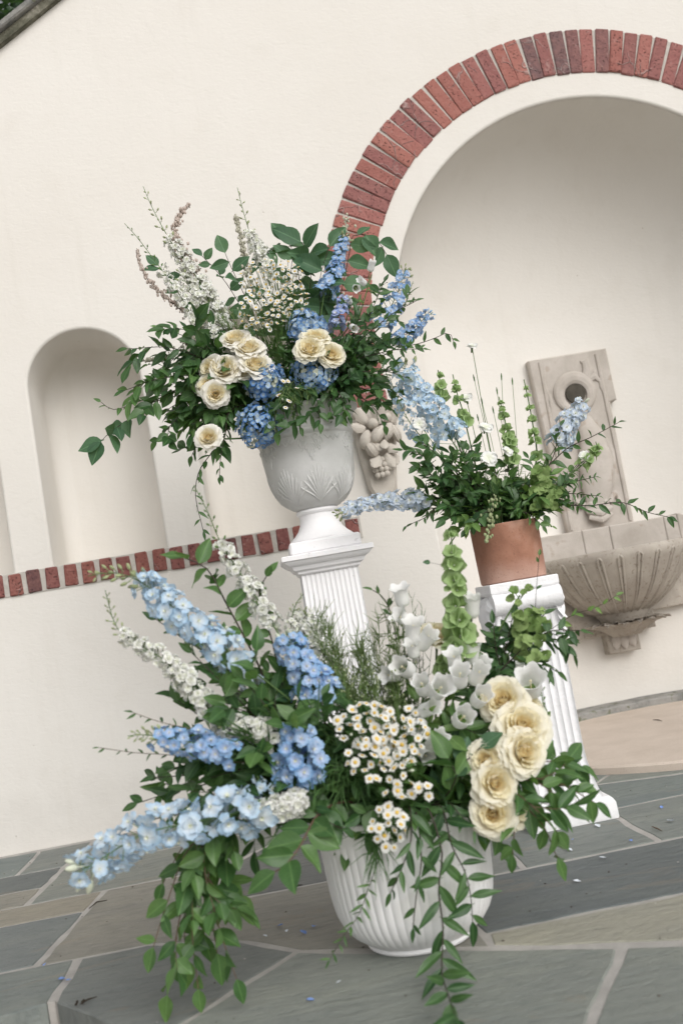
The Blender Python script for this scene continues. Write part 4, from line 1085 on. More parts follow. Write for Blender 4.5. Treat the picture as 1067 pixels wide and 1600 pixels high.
def branch(name, label, cat, which, pix, leaves, size, n, group=None, t0=.25, opp=False, ang=52, droop=.15, stem='stem_d', r=.0019, shrink=.45, lift=.35, face=(0, -.65, .65), jit=.75, terminal=True, raw=None, twigs=0, lead=None):
    pts = raw if raw else PP(pix)
    own = with_stem(which, pts, lift) if which else []
    c = curve(own+pts, 28); th = thing(name, label, cat, c[0], group)
    mb = MB(); mb.tube(c, [r*(1.25-.75*i/28) for i in range(29)], 5)
    meshes = LS[leaves]; Ltot = sum((c[i+1]-c[i]).length for i in range(28))
    for w in range(twigs):
        t = t0+(1-t0)*(w+.3+rnd.random()*.5)/twigs*.9; p = pt(c, t); tg = tan(c, t); sd = tg.cross(Vector(face)+rv(.6)).normalized()*(1 if w % 2 else -1)
        L = size*rnd.uniform(1.3, 2.1)*(1.15-.5*t); e = p+(tg*.75+sd*.75+rv(.25)).normalized()*L; cc = curve([p, p.lerp(e, .5)+tg*.01, e], 6)
        mb.tube(cc, [r*.6*(1-.5*i/6) for i in range(7)], 4)
        for i in range(5):
            tt_ = .25+.19*i; tg2 = tan(cc, min(.99, tt_)); up = Vector(face)+rv(jit); s2 = tg2.cross(up).normalized()*(1 if i % 2 else -1)
            d = (tg2*.65+s2*.75) if i < 4 else tg2; sc_ = size*rnd.uniform(.65, .98)
            link('leaf', rnd.choice(meshes), th, frame(pt(cc, min(1, tt_)), d-Vector((0, 0, droop)), up+rv(.3), (sc_*rnd.uniform(.9, 1.2), sc_, sc_)))
    st = mb.obj('stem', M[stem], th); n = round(n*1.15)
    k = 0
    while k < n:
        t = t0+(1-t0)*(k+rnd.uniform(.2, .8))/n; p = pt(c, t); tg = tan(c, t)
        up = Vector(face)+rv(jit); side = tg.cross(up).normalized()
        s_ = size*(1-shrink*max(0, t-.4)/.6)*rnd.uniform(.78, 1.15)*(.8 if t < t0+.1 else 1)
        for sg in ((1, -1) if opp else ((1,) if k % 2 else (-1,))):
            a = R(ang+rnd.uniform(-18, 18)); d = tg*math.cos(a)+side*sg*math.sin(a)+up*rnd.uniform(-.25, .4)-Vector((0, 0, droop))
            link('leaf', rnd.choice(meshes), th, frame(p, d, up+rv(.3), (s_*rnd.uniform(.85, 1.15), s_, s_)))
        k += 1
    if terminal: link('leaf', rnd.choice(meshes), th, frame(c[-1], tan(c, .99)-Vector((0, 0, droop)), Vector(face)+rv(.3), size*(1-shrink)))
    return th

def spike(name, label, cat, which, pix, fl, size, rad, n, buds=0, bud='g', tb=.7, group=None, taper=.5, stem='stem', r=.0022, lift=.3, faceb=.35, leaves=0, lset='feather', lsize=.04, inner_stem=True):
    """flowering spike; pix starts at the lowest flower and ends at the tip"""
    pts = PP(pix); own = with_stem(which, pts, lift) if which else []
    c_all = curve(own+pts, 30); c = curve(pts, 40); th = thing(name, label, cat, c_all[0], group)
    mb = MB(); mb.tube(c_all, [r*(1.2-.8*i/30) for i in range(31)], 5)
    ga = rnd.uniform(0, 6)
    items = []
    n = round(n*(1.6 if fl == 'white' else 1.25))
    for k in range(n):
        t = tb*((k+.5)/n)**.95; ga += 2.4; items.append((t+rnd.uniform(-.02, .02), size*(1-taper*t)*rnd.uniform(.78, 1.14), rad*(1-taper*t)*rnd.uniform(.6, 1.15), fl, ga+rnd.uniform(-.4, .4)))
    for k in range(buds):
        t = tb-.04+(1.02-tb)*(k+.3)/buds; ga += 2.4
        items.append((min(t, 1), size*(.36-.16*(t-tb)/(1.001-tb)), rad*(.50-.35*(t-tb)/(1.001-tb)), bud, ga))
    for t, s_, rr, kind, a in items:
        t = min(1, max(0, t)); p = pt(c, t); tg = tan(c, min(t, .999)); u = tg.orthogonal().normalized(); v = tg.cross(u)
        o = u*math.cos(a)+v*math.sin(a)
        q = p+o*rr+tg*rr*.25
        if kind in BUD:
            d = (o*.7+tg*.75+rv(.15)); link('bud', BUD[kind], th, axis(q, d, a, (s_, s_, s_*1.05)))
            mb.tube([p-tg*rr*.2, q], .0007, 3)
        else:
            d = o+tg*.25+Vector((0, -faceb, .12))+rv(.45)
            link('floret', rnd.choice(FL[kind]), th, axis(q, d, rnd.uniform(0, 6), s_)); mb.tube([p-tg*rr*.4, q], .0009, 3)
    mb.obj('stem', M[stem], th)
    for k in range(leaves):
        t = (k+.5)/leaves*.55; p = pt(c_all, .25+.5*t); d = rv(1)+Vector((0, -.2, .3)); link('leaf', rnd.choice(LS[lset]), th, frame(p, d, Vector((0, -.5, .8))+rv(.3), lsize*rnd.uniform(.7, 1.1)))
    return th

def plume(name, label, cat, which, pix, m, rad, n, group=None, stem='stem_d'):
    """fine astilbe-like plume: its florets are far too small to pick apart"""
    pts = PP(pix); c = curve(with_stem(which, pts)+pts, 24); f = curve(pts, 40); th = thing(name, label, cat, c[0], group)
    MB().tube(c, [.0018*(1.2-.8*i/24) for i in range(25)], 5).obj('stem', M[stem], th)
    mb = MB()
    for k in range(n):
        t = rnd.random()**.9; p = pt(f, t)+Vector((rnd.gauss(0, 1), rnd.gauss(0, 1), rnd.gauss(0, 1)))*rad*(1.05-.8*t)*rnd.choice([.4, .6, .95])
        s_ = rnd.uniform(.0026, .0055); mb.ell(p, (s_, s_, s_*1.3), None, 5, 3)
    mb.obj('floret_plume', M[m], th, True, None, 'stuff'); return th

def rose(label, px, py, Y, rad, which, facing=(0, -.8, .5), group=None, n=40, tight=1.0):
    p = at(px, py, Y); f = Vector(facing).normalized(); b = root_of(which, p); hgt = rad*1.0
    o0 = p - f*hgt*.55
    c = curve([b, b.lerp(o0, .6)-f*.02, o0], 10); th = thing('rose', label, 'rose', c[0], group)
    MB().tube(c, .0026, 6).obj('stem', M['stem'], th)
    sp = rnd.uniform(0, 6)
    ax = axis(o0, f, sp)
    for k in range(n):
        u = k/(n-1); a = k*2.3999+rnd.uniform(-.2, .2)
        kind = 'i' if u < .34 else ('m' if u < .66 else 'o')
        tilt = R((-4+18*u/.34) if kind == 'i' else (14+22*(u-.34)/.32 if kind == 'm' else (38+30*(u-.66)/.34)))*tight+R(rnd.uniform(-5, 5))
        L = rad*{'i': .66+.25*u, 'm': .80+.12*u, 'o': .88+.10*u}[kind]*rnd.uniform(.93, 1.05)
        d = Vector((math.sin(tilt)*math.cos(a), math.sin(tilt)*math.sin(a), math.cos(tilt))); nn = Vector((-math.cos(tilt)*math.cos(a), -math.cos(tilt)*math.sin(a), math.sin(tilt)))
        off = rad*(.03+.24*u); q = Vector((off*math.cos(a), off*math.sin(a), rad*(.02+.06*u)))
        link('petal', rnd.choice((RW if which == 'C' or 'yellow' in label else RP)[kind]), th, ax @ frame(q, d, nn, (L*(1.0+.1*u), L, L)))
    for k in range(5):
        a = 2*PI*k/5; d = Vector((math.cos(a)*.9, math.sin(a)*.9, .3)); link('sepal', SEPAL, th, ax @ frame((0, 0, 0), d, (-math.cos(a)*.3, -math.sin(a)*.3, 1), rad*.55))
    return th

def hydrangea(label, px, py, Y, rad, which, fl='hyd', facing=(0, -.8, .45), n=150, size=.0205, group=None):
    p = at(px, py, Y); f = Vector(facing).normalized(); b = root_of(which, p); c = curve([b, b.lerp(p, .6)-f*.02, p-f*rad*.5], 8)
    th = thing('hydrangea', label, 'hydrangea', c[0], group); mb = MB(); mb.tube(c, .0028, 5)
    for k in range(n):
        z = 1-1.45*(k+.5)/n; a = k*2.39996; rr = math.sqrt(max(0, 1-z*z)); q = f.orthogonal().normalized(); w = f.cross(q)
        o = (q*math.cos(a)*rr+w*math.sin(a)*rr+f*z*.8)
        P_ = p+o*rad*rnd.uniform(.80, 1.06)-f*rad*.15
        kk = rnd.random(); fk = fl if kk < .72 else ('hyd_w' if kk > .93 else ('hyd_p' if fl == 'hyd' else 'hyd'))
        link('floret', rnd.choice(FL[fk]), th, axis(P_, o+rv(.55), rnd.uniform(0, 6), size*rnd.uniform(.82, 1.15)))
        mb.tube([p-f*rad*.5, P_], .0006, 3)
    mb.obj('stem', M['stem'], th); return th

def feverfew(label, px, py, Y, rx, ry, n, which, size=.0205, facing=(0, -.75, .55), group='feverfew sprays', depth=.06, foliage=60):
    ctr = at(px, py, Y); k = (at(px+100, py, Y)-at(px, py, Y)).length/100
    b = root_of(which, ctr); hub = ctr.lerp(b, .45); th = thing('feverfew', label, 'feverfew', b, group)
    mb = MB(); mb.tube(curve([b, b.lerp(hub, .5), hub], 6), .0018, 5); done = []
    tries = 0
    while len(done) < n and tries < 4000:
        tries += 1
        a = rnd.uniform(0, 2*PI); rr = math.sqrt(rnd.random()); x = px+rx*rr*math.cos(a); y = py+ry*rr*math.sin(a)
        if any((x-x2)**2+(y-y2)**2 < (size/k*rnd.uniform(.50, .85))**2 for x2, y2 in done): continue
        done.append((x, y))
        p = at(x, y, Y+rnd.uniform(-.3, .6)*depth); f = Vector(facing)+(p-ctr)*5+rv(.62)
        if rnd.random() < .12: link('bud', BUD['w'], th, axis(p-f.normalized()*.004, f, 0, size*rnd.uniform(.36, .5)))
        else: link('daisy', rnd.choice(DAISY), th, axis(p, f, rnd.uniform(0, 6), size*rnd.uniform(.70, 1.15)))
        j = hub.lerp(p, .5)+rv(.01); mb.tube([hub.lerp(j, .2), j, p-f.normalized()*.001], .0008, 3)
    mb.obj('stem', M['stem'], th)
    if foliage:
        mb = MB()
        for i in range(foliage):
            p = hub.lerp(ctr, rnd.uniform(-.2, .6))+rv(1)*max(rx, ry)*k*.55; d = rv(1)+Vector((0, -.2, .2)); 
            for q in range(3):
                v, f = petal(.16, 1, 2, 2, .8, .4); mb.add(v, f, frame(p, d+rv(.7), rv(1)+Vector((0, -.3, .6)), rnd.uniform(.014, .03)))
        mb.obj('foliage', M['lf_mid'], th, True, None, 'stuff')
    return th

def campanula(label, which, heads, group='white bellflower stems', size=.047, leaves=5, root=None):
    """heads: (px, py, Y, facing)"""
    P_ = [(at(x, y, Y), Vector(f).normalized(), s_) for x, y, Y, f, s_ in heads]
    ctr = sum((p for p, _, _ in P_), Vector())/len(P_); b = root_of(which, ctr); top = max(P_, key=lambda q: q[0].z)[0]
    th = thing('bellflower', label, 'bellflower', b, group); mb = MB()
    c = curve([b, b.lerp(top, .5)+rv(.01)-Vector((0, -.02, 0)), top-Vector((0, -.02, .02))], 16); mb.tube(c, [.0032*(1.1-.6*i/16) for i in range(17)], 6)
    for p, f, s_ in P_:
        sz = size*s_; q = p-f*sz*.5
        j = min(c, key=lambda w: (w-(q-Vector((0, 0, .03)))).length); mb.tube(curve([j, j.lerp(q, .6)-f*.01, q-f*sz*.25], 5), .0016, 4)
        link('bell', rnd.choice(BELL), th, axis(q, f, rnd.uniform(0, 6), (sz*.82, sz*.82, sz)))
    mb.obj('stem', M['stem'], th)
    for i in range(leaves):
        p = pt(c, rnd.uniform(.35, .95)); link('leaf', rnd.choice(LS['light']), th, frame(p, rv(1)+Vector((0, -.3, .5)), rv(.5)+Vector((0, -.4, .7)), rnd.uniform(.03, .055)))
    return th

def bells_of_ireland(label, which, pix, size, rows, group='green bells of Ireland stems', per=5, lift=.2, gap=1.0):
    pts = PP(pix); own = with_stem(which, pts, lift); ca = curve(own+pts, 24); c = curve(pts, 30); th = thing('bells_of_ireland', label, 'flower stem', ca[0], group)
    MB().tube(ca, [.003*(1.1-.6*i/24) for i in range(25)], 6).obj('stem', M['stem'], th); off = 0
    for r_ in range(rows):
        t = (r_+.3)/rows; p = pt(c, t); tg = tan(c, t); u = tg.orthogonal().normalized(); v = tg.cross(u); off += .55
        sc = size*(1-.62*t**1.6)
        p = pt(c, min(1, max(0, t+rnd.uniform(-.25, .25)/rows)))
        for k in range(per):
            if rnd.random() < .10: continue
            a = off+2*PI*k/per+rnd.uniform(-.2, .2); o = u*math.cos(a)+v*math.sin(a)
            link('calyx', rnd.choice(CUPS), th, axis(p+o*sc*.10+tg*rnd.uniform(-.1, .1)*sc, o+tg*(.30+.5*t)+rv(.38)+Vector((0, -.15, 0)), rnd.uniform(0, 6), sc*rnd.uniform(.72, 1.15)))
    return th

def threads(name, label, cat, which, pix_c, Y, spread, n, length, m='needle', w=.0011, group=None, down=False, tips=False, branches=10):
    """fine thread-like leaves on a few stems"""
    ctr = at(*pix_c, Y); b = root_of(which, ctr); th = thing(name, label, cat, b, group)
    stems = MB(); mb = MB()
    for s_ in range(branches):
        e = ctr+Vector((rnd.uniform(-1, 1)*spread[0], rnd.uniform(-1, 1)*spread[1], rnd.uniform(-1, 1)*spread[2]))
        c = curve([b, b.lerp(e, .5)+rv(.015)+Vector((0, 0, .02 if not down else .05)), e], 14); stems.tube(c, [.0015*(1.2-.9*i/14) for i in range(15)], 4)
        for k in range(n//branches):
            t = rnd.uniform(.35, 1); p = pt(c, t); tg = tan(c, t); d = tg*rnd.uniform(.4, 1.2)+rv(.8); d.normalize(); L = length*rnd.uniform(.5, 1.15)*(1.1-.3*t)
            mid = p+d*L*.5+rv(.004); end = p+d*L+Vector((0, 0, -.25*L if down else .12*L))
            mb.tube([p, mid, end], [w, w*.8, w*.25], 3, 0, False)
            if tips and rnd.random() < tips: mb.ell(end, (.0022, .0022, .0028), None, 5, 3, 1)
    stems.obj('stem', M['stem'], th); mb.obj('thread_leaves', [M[m], M['bud'] if tips else M[m]], th, True, None, 'stuff'); return th

# ================================================================= URN BOUQUET (A)
rnd.seed(21)
YA = -.93
spike('larkspur', 'tall white larkspur with a thin budded tip, highest on the left of the urn bouquet', 'larkspur', 'A', [(352, 520, -.95), (312, 440, -.93), (268, 378, -.92), (240, 328, -.92), (224, 291, -.92)], 'white', .040, .028, 48, 16, 'g', .66, 'larkspurs in the urn bouquet')
spike('snapdragon', 'white snapdragon with a green budded tip leaning outermost over the small niche', 'snapdragon', 'A', [(318, 520, -.98), (282, 462, -.97), (240, 404, -.96), (214, 370, -.96), (195, 349, -.96)], 'white', .032, .018, 20, 14, 'd', .55, taper=.3, leaves=5, lset='feather', lsize=.04)
spike('larkspur', 'thin white larkspur rising straight above the feverfew in the urn', 'larkspur', 'A', [(428, 440, -.90), (410, 402, -.90), (392, 368, -.89), (379, 325, -.89), (371, 293, -.89)], 'white', .036, .024, 26, 12, 'g', .55, 'larkspurs in the urn bouquet')
spike('larkspur', 'white larkspur spike tucked low beside the cream roses in the urn', 'larkspur', 'A', [(372, 560, -1.06), (350, 540, -1.05), (334, 518, -1.03), (320, 494, -1.0)], 'white', .036, .020, 22, 6, 'w', .75, 'larkspurs in the urn bouquet')
spike('larkspur', 'white larkspur filling in between the tall spikes of the urn bouquet', 'larkspur', 'A', [(355, 545, -.97), (330, 500, -.95), (300, 455, -.94), (278, 420, -.93)], 'white', .036, .026, 36, 4, 'g', .9, 'larkspurs in the urn bouquet')
plume('astilbe', 'dusty pink astilbe plume curving up beside the tallest white larkspur', 'astilbe', 'A', [(308, 428, -.92), (286, 392, -.92), (273, 362, -.92), (280, 338, -.92), (296, 318, -.92)], 'astilbe', .014, 260, 'astilbe plumes')
plume('astilbe', 'short dusty pink astilbe plume at the far left of the urn bouquet', 'astilbe', 'A', [(290, 490, -.95), (240, 447, -.95), (222, 420, -.95), (214, 388, -.95)], 'astilbe', .010, 170, 'astilbe plumes')
plume('astilbe', 'upright greenish pink astilbe plume left of the white feverfew in the urn', 'astilbe', 'A', [(392, 455, -.93), (384, 410, -.93), (376, 370, -.92), (368, 336, -.92)], 'astilbe_g', .012, 220, 'astilbe plumes')
plume('astilbe', 'greyish seedy plume over the leaves left of the cream roses', 'astilbe', 'A', [(320, 500, -1.0), (280, 545, -1.02), (245, 560, -1.03), (215, 565, -1.03)], 'astilbe_g', .014, 120, 'astilbe plumes')
spike('delphinium', 'cornflower blue delphinium standing before the foot of the brick arch', 'delphinium', 'A', [(506, 462, -.97), (516, 440, -.97), (527, 410, -.96), (534, 384, -.95), (541, 366, -.95)], 'mid', .034, .032, 56, 6, 'g', .94, 'blue delphiniums in the urn bouquet', taper=.55, faceb=.5)
spike('delphinium', 'loose blue delphinium with greenish buds on the right shoulder of the urn bouquet', 'delphinium', 'A', [(592, 512, -1.0), (606, 488, -1.0), (622, 455, -.98), (632, 424, -.98), (641, 418, -.98)], 'mid', .036, .036, 32, 8, 'g', .85, 'blue delphiniums in the urn bouquet', taper=.4)
spike('delphinium', 'blue delphinium pointing out farthest right from the urn', 'delphinium', 'A', [(622, 540, -.98), (645, 515, -.98), (662, 498, -.98), (676, 488, -.98)], 'mid', .034, .028, 26, 5, 'b', .9, 'blue delphiniums in the urn bouquet', taper=.4)
spike('delphinium', 'small lilac blue delphinium among the leaves above the right-hand roses of the urn', 'delphinium', 'A', [(522, 512, -1.04), (530, 488, -1.03), (540, 462, -1.02)], 'deep', .034, .026, 20, 3, 'w', .9, 'blue delphiniums in the urn bouquet')
# large leaves along the top
branch('foliage_branch', 'thin dark twig with smooth round leaves between white larkspur and feverfew', 'foliage', 'A', [(400, 520, -.88), (362, 455, -.86), (340, 425, -.86), (316, 400, -.86)], 'lemon', .078, 10, None, .45, ang=60, face=(0, -1, .4))
branch('foliage_branch', 'broad blue-green leaves at the crest of the urn bouquet left of the blue delphinium', 'foliage', 'A', [(480, 500, -.92), (486, 430, -.92), (482, 395, -.92), (470, 378, -.92)], 'lemon', .130, 9, None, .5, ang=68, droop=.45, shrink=.2, face=(0, -1, .4))
branch('foliage_branch', 'arching twig of broad drooping leaves over the feverfew', 'foliage', 'A', [(470, 470, -.90), (462, 400, -.90), (440, 385, -.90), (415, 395, -.90)], 'lemon', .105, 8, None, .5, ang=65, droop=.5, shrink=.2, face=(0, -1, .4))
branch('foliage_branch', 'highest twig of broad leaves in front of the brick arch foot', 'foliage', 'A', [(530, 470, -.92), (545, 400, -.91), (552, 368, -.91), (585, 372, -.91), (604, 398, -.91)], 'lemon', .100, 10, None, .45, ang=65, droop=.4, shrink=.2, face=(0, -1, .4))
branch('foliage_branch', 'broad blue-green leaves around the foot of the blue delphinium by the arch', 'foliage', 'A', [(500, 520, -.95), (500, 440, -.95), (508, 405, -.95), (515, 385, -.95)], 'lemon', .110, 8, None, .5, ang=70, droop=.4, shrink=.2, face=(0, -1, .4))
branch('foliage_branch', 'broad blue-green leaves rising behind the top of the feverfew', 'foliage', 'A', [(450, 480, -.9), (455, 420, -.9), (458, 395, -.9), (450, 378, -.9)], 'lemon', .110, 7, None, .5, ang=70, droop=.3, shrink=.2, face=(0, -1, .4))
branch('foliage_branch', 'large rounded leaves left of the thin white larkspur', 'foliage', 'A', [(400, 500, -.93), (372, 440, -.93), (358, 410, -.93), (352, 395, -.93)], 'lemon', .085, 6, None, .5, ang=65, droop=.2, shrink=.2, face=(0, -1, .4))
branch('foliage_branch', 'broad leaves behind the white larkspurs at the left', 'foliage', 'A', [(350, 520, -.9), (300, 460, -.9), (262, 430, -.9), (248, 415, -.9)], 'lemon', .070, 8, None, .45, ang=65, droop=.2, shrink=.2, face=(0, -1, .4))
# left wing of green
gL = 'leafy branches on the left of the urn bouquet'
lblL = 'dense dark green leafy branch in the left wing of the urn bouquet'
for tip, md, ph_ in [((200, 545), (275, 545), 'reaching highest over the niche arch'), ((232, 570), (290, 560), 'just below the topmost one over the niche arch'), ((195, 610), (260, 590), 'pointing level across the small niche'), ((250, 515), (300, 520), 'rising beside the curled leaves'), ((215, 640), (275, 610), 'dipping toward the hanging round leaves'), ((245, 690), (290, 640), 'drooping lowest into the niche'), ((285, 672), (320, 630), 'hanging left of the lowest cream rose'),
                ((270, 600), (330, 580), 'in its middle, ending short of the niche'), ((300, 640), (340, 600), 'close under the paired roses'), ((225, 595), (290, 585), 'through the centre of the wing'), ((290, 560), (340, 550), 'tucked left of the cream rose row'), ((262, 640), (310, 610), 'slanting down in the middle of the wing'), ((320, 690), (345, 650), 'hanging right of the lowest cream rose')]:
    y = -1.0+rnd.uniform(-.12, .10)
    branch('foliage_branch', 'left leafy branch of the urn '+ph_, 'foliage', 'A', [(360+rnd.uniform(-15, 15), 585, -1.0), (*md, y), (*tip, y)], rnd.choice(['ovate', 'fresh', 'ovate', 'ruscus']), rnd.uniform(.058, .072), 17, gL, .3, opp=False, droop=.1, twigs=5)
branch('foliage_branch', 'leafy twig reaching left across the small niche above the hanging round leaves', 'foliage', 'A', [(300, 610, -1.02), (225, 625, -1.04), (180, 640, -1.05), (158, 628, -1.05)], 'fresh', .048, 15, None, .35)
branch('foliage_branch', 'cluster of large smooth blue-green leaves hanging farthest left in the small niche', 'foliage', 'A', [(250, 625, -1.02), (195, 660, -1.04), (172, 676, -1.05), (158, 690, -1.05)], 'round', .076, 5, None, .82, droop=.75, shrink=0, ang=75, face=(0, -1, .3))
branch('foliage_branch', 'curled dark leaves at the top of the left wing near the niche arch', 'foliage', 'A', [(320, 540, -.98), (275, 520, -.98), (248, 512, -.98)], 'broad', .05, 4, None, .6)
for ph_, tip, md in [('dropping straight below the paired roses', (300, 712), (325, 660)), ('low left of the lowest hydrangea', (345, 690), (365, 650)), ('fanning out under the left wing', (262, 668), (305, 640)), ('dark, behind the lowest cream rose', (300, 672), (335, 640)), ('above the lowest cream rose', (335, 650), (360, 625))]:
    y = -1.0+rnd.uniform(-.06, .05)
    branch('foliage_branch', 'left leafy branch of the urn '+ph_, 'foliage', 'A', [(385, 600, -1.0), (*md, y), (*tip, y)], rnd.choice(['ovate', 'broad', 'fresh']), rnd.uniform(.054, .064), 15, gL, .3, droop=.2, twigs=4)
# trailing
branch('foliage_branch', 'narrow-leaved vine hanging from the urn bouquet down to the brick sill course', 'vine', 'A', [(350, 650, -1.06), (335, 700, -1.08), (312, 735, -1.08), (306, 775, -1.08), (318, 830, -1.08)], 'lance', .055, 15, None, .3, ang=48, droop=.2)
branch('foliage_branch', 'short leafy vine drooping beside the lowest cream rose of the urn', 'vine', 'A', [(362, 640, -1.08), (352, 680, -1.1), (345, 715, -1.1), (343, 745, -1.1)], 'ruscus', .044, 15, None, .3, droop=.3)
# right wing
gR = 'leafy branches on the right of the urn bouquet'; lblR = 'glossy ruscus-leaved branch in the right half of the urn bouquet'
for tip, md, ph_ in [((660, 545), (600, 550), 'ending below the right blue delphinium'), ((650, 470), (600, 500), 'crossing the right blue delphinium'), ((600, 440), (570, 500), 'rising before the brick arch leg'), ((635, 590), (590, 580), 'ending above the large pale delphinium'), ((575, 635), (545, 610), 'hanging nearest the urn rim'), ((612, 640), (575, 610), 'drooping onto the fruit corbel'), ((560, 470), (540, 530), 'rising right of the lilac delphinium'), ((630, 625), (580, 590), 'pointing to the terracotta pot bouquet'),
                ((580, 560), (545, 560), 'left of the white bud spray'), ((545, 600), (520, 590), 'under the right-hand rose trio'), ((610, 530), (570, 540), 'through the middle of the right half'), ((560, 520), (530, 550), 'right above the rose trio'), ((640, 520), (590, 540), 'between the two right delphiniums'), ((520, 632), (500, 610), 'over the urn rim below the hydrangea'), ((600, 600), (560, 580), 'behind the white bud spray'), ((560, 585), (530, 580), 'just right of the lower hydrangea')]:
    y = -1.0+rnd.uniform(-.14, .08)
    branch('foliage_branch', 'glossy branch in the urn '+ph_, 'foliage', 'A', [(480+rnd.uniform(-15, 30), 590, -1.0), (*md, y), (*tip, y)], rnd.choice(['ruscus', 'ruscus', 'ovate', 'lance']), rnd.uniform(.044, .060), 18, gR, .3, droop=.08, twigs=5)
branch('foliage_branch', 'slender leafy twig stretching right over the alcove above the pale delphinium', 'foliage', 'A', [(590, 545, -1.0), (640, 540, -1.0), (675, 530, -1.0), (700, 520, -1.0), (708, 533, -1.0)], 'ruscus', .050, 13, None, .35, face=(0, -.9, .4))
branch('foliage_branch', 'leaves hanging in front of the fruit corbel', 'foliage', 'A', [(540, 600, -1.05), (570, 625, -1.06), (590, 645, -1.06), (600, 665, -1.06)], 'ovate', .056, 9, None, .4, droop=.5)
branch('foliage_branch', 'broad leaves over the rim of the urn left of the corbel', 'foliage', 'A', [(500, 585, -1.08), (520, 605, -1.1), (515, 640, -1.11), (530, 655, -1.11)], 'broad', .058, 8, None, .35, droop=.3)
branch('foliage_branch', 'big dark leaf sprig below the lower blue hydrangea on the urn', 'foliage', 'A', [(440, 620, -1.08), (430, 650, -1.13), (432, 675, -1.13)], 'broad', .075, 4, None, .6, droop=.6, face=(0, -1, .2))
for ph_, tip, md in [('over the middle of its rim', (470, 668), (462, 630)), ('over its rim beside the grassy tuft', (500, 662), (495, 625)), ('along its right rim', (545, 650), (530, 615)), ('over its left rim by the lowest hydrangea', (445, 655), (440, 615))]:
    branch('foliage_branch', 'leafy sprig drooping over the urn '+ph_, 'foliage', 'A', [(.5*md[0]+235, 590, -1.05), (*md, -1.11), (*tip, -1.15)], rnd.choice(['broad', 'ovate', 'ruscus']), rnd.uniform(.046, .058), 9, 'sprigs over the urn rim', .3, droop=.25, twigs=2)
# middle filler
for i in range(20):
    x, y = rnd.uniform(320, 600), rnd.uniform(500, 655); yy = -1.0+rnd.uniform(-.06, .06)
    branch('foliage_branch', 'short dark leafy shoot filling the heart of the urn bouquet', 'foliage', 'A', [(.6*x+.4*450, .5*y+300, -.95), (x, y, yy)], rnd.choice(['ovate', 'broad', 'ruscus']), rnd.uniform(.046, .066), 15, 'filler shoots in the urn', .15, twigs=4)
threads('asparagus_fern', 'tuft of fine green fern left of the feverfew in the urn', 'fern', 'A', (352, 492), -1.0, (.06, .03, .04), 420, .04, 'needle', .0011)
threads('asparagus_fern', 'grassy green tuft hanging over the urn below the blue hydrangeas', 'fern', 'A', (466, 628), -1.14, (.045, .02, .045), 300, .06, 'needle', .0012, None, True)
# flowers in front
for px, py, Y, r_, f, lb in [(367, 527, -1.09, .043, (-.1, -.75, .65), 'cream rose topmost in the left cluster of the urn'), (388, 541, -1.11, .045, (.1, -.8, .6), 'full cream rose right below the topmost rose of the urn'),
        (352, 574, -1.12, .045, (-.1, -.9, .35), 'open cream rose in the middle of the left cluster in the urn'), (326, 573, -1.10, .038, (-.6, -.7, .3), 'cream rose at the left end of the row in the urn cluster'),
        (401, 568, -1.13, .046, (.25, -.85, .45), 'large cream rose at the right end of the left cluster in the urn'), (377, 578, -1.12, .033, (.1, -.9, .2), 'small cream rose wedged low between two larger ones in the urn'),
        (322, 600, -1.11, .036, (-.4, -.8, .4), 'cream rose upper of the pair below the left cluster in the urn'), (337, 615, -1.13, .037, (.0, -.85, -.1), 'cream rose turned downward below the left cluster in the urn'),
        (325, 682, -1.15, .036, (-.1, -.9, .2), 'single cream rose lowest among the leaves left of the urn'),
        (493, 524, -1.14, .041, (.15, -.7, .7), 'yellow-cream rose at the back of the right-hand trio in the urn'), (483, 542, -1.17, .041, (-.1, -.9, .4), 'yellow-cream rose in front in the right-hand trio in the urn'),
        (519, 552, -1.15, .037, (.2, -.95, .2), 'yellow-cream rose at the right of the trio in the urn')]:
    rose(lb, px, py, Y, r_, 'A', f, 'cream roses')
hydrangea('pale blue hydrangea behind the yellow-cream roses of the urn', 478, 508, -1.08, .058, 'A', 'hyd_p', group='hydrangeas')
hydrangea('blue hydrangea below the yellow-cream roses of the urn', 492, 580, -1.10, .068, 'A', 'hyd_p', group='hydrangeas')
hydrangea('deep blue hydrangea under the left cream rose cluster of the urn', 413, 592, -1.10, .062, 'A', 'hyd', group='hydrangeas')
hydrangea('blue hydrangea hanging lowest over the side of the urn', 402, 664, -1.10, .064, 'A', 'hyd', (-.15, -.9, .1), group='hydrangeas')
feverfew('white feverfew at the top of the urn bouquet against the big leaves', 425, 435, -1.03, 50, 32, 95, 'A', .0225)
feverfew('white feverfew in the centre of the urn bouquet above the cream roses', 412, 488, -1.10, 42, 30, 56, 'A', .0235)
feverfew('white feverfew right of centre in the urn above the pale hydrangea', 452, 470, -1.08, 30, 26, 32, 'A', .0225)
feverfew('few feverfew daisies in the hanging grassy tuft of the urn', 452, 612, -1.19, 26, 26, 7, 'A', .020, foliage=10)
campanula('white bellflowers beside the blue delphinium near the brick arch', 'A', [(580, 416, -.98, (.3, -.6, .7), .7), (566, 440, -.98, (-.5, -.6, .3), .65), (556, 450, -1.0, (0, -.8, -.4), .65)])
campanula('white bellflower half hidden in the dark leaves of the urn', 'A', [(552, 512, -1.08, (.2, -.8, -.5), .65), (545, 470, -1.02, (-.3, -.8, .2), .6)])
spike('bud_spray', 'arching stem of round white buds on the right of the urn bouquet', 'bud spray', 'A', [(575, 515, -1.08), (585, 535, -1.09), (592, 560, -1.1), (604, 585, -1.1), (612, 608, -1.1)], 'w', .020, .014, 1, 20, 'w', .08, taper=0)
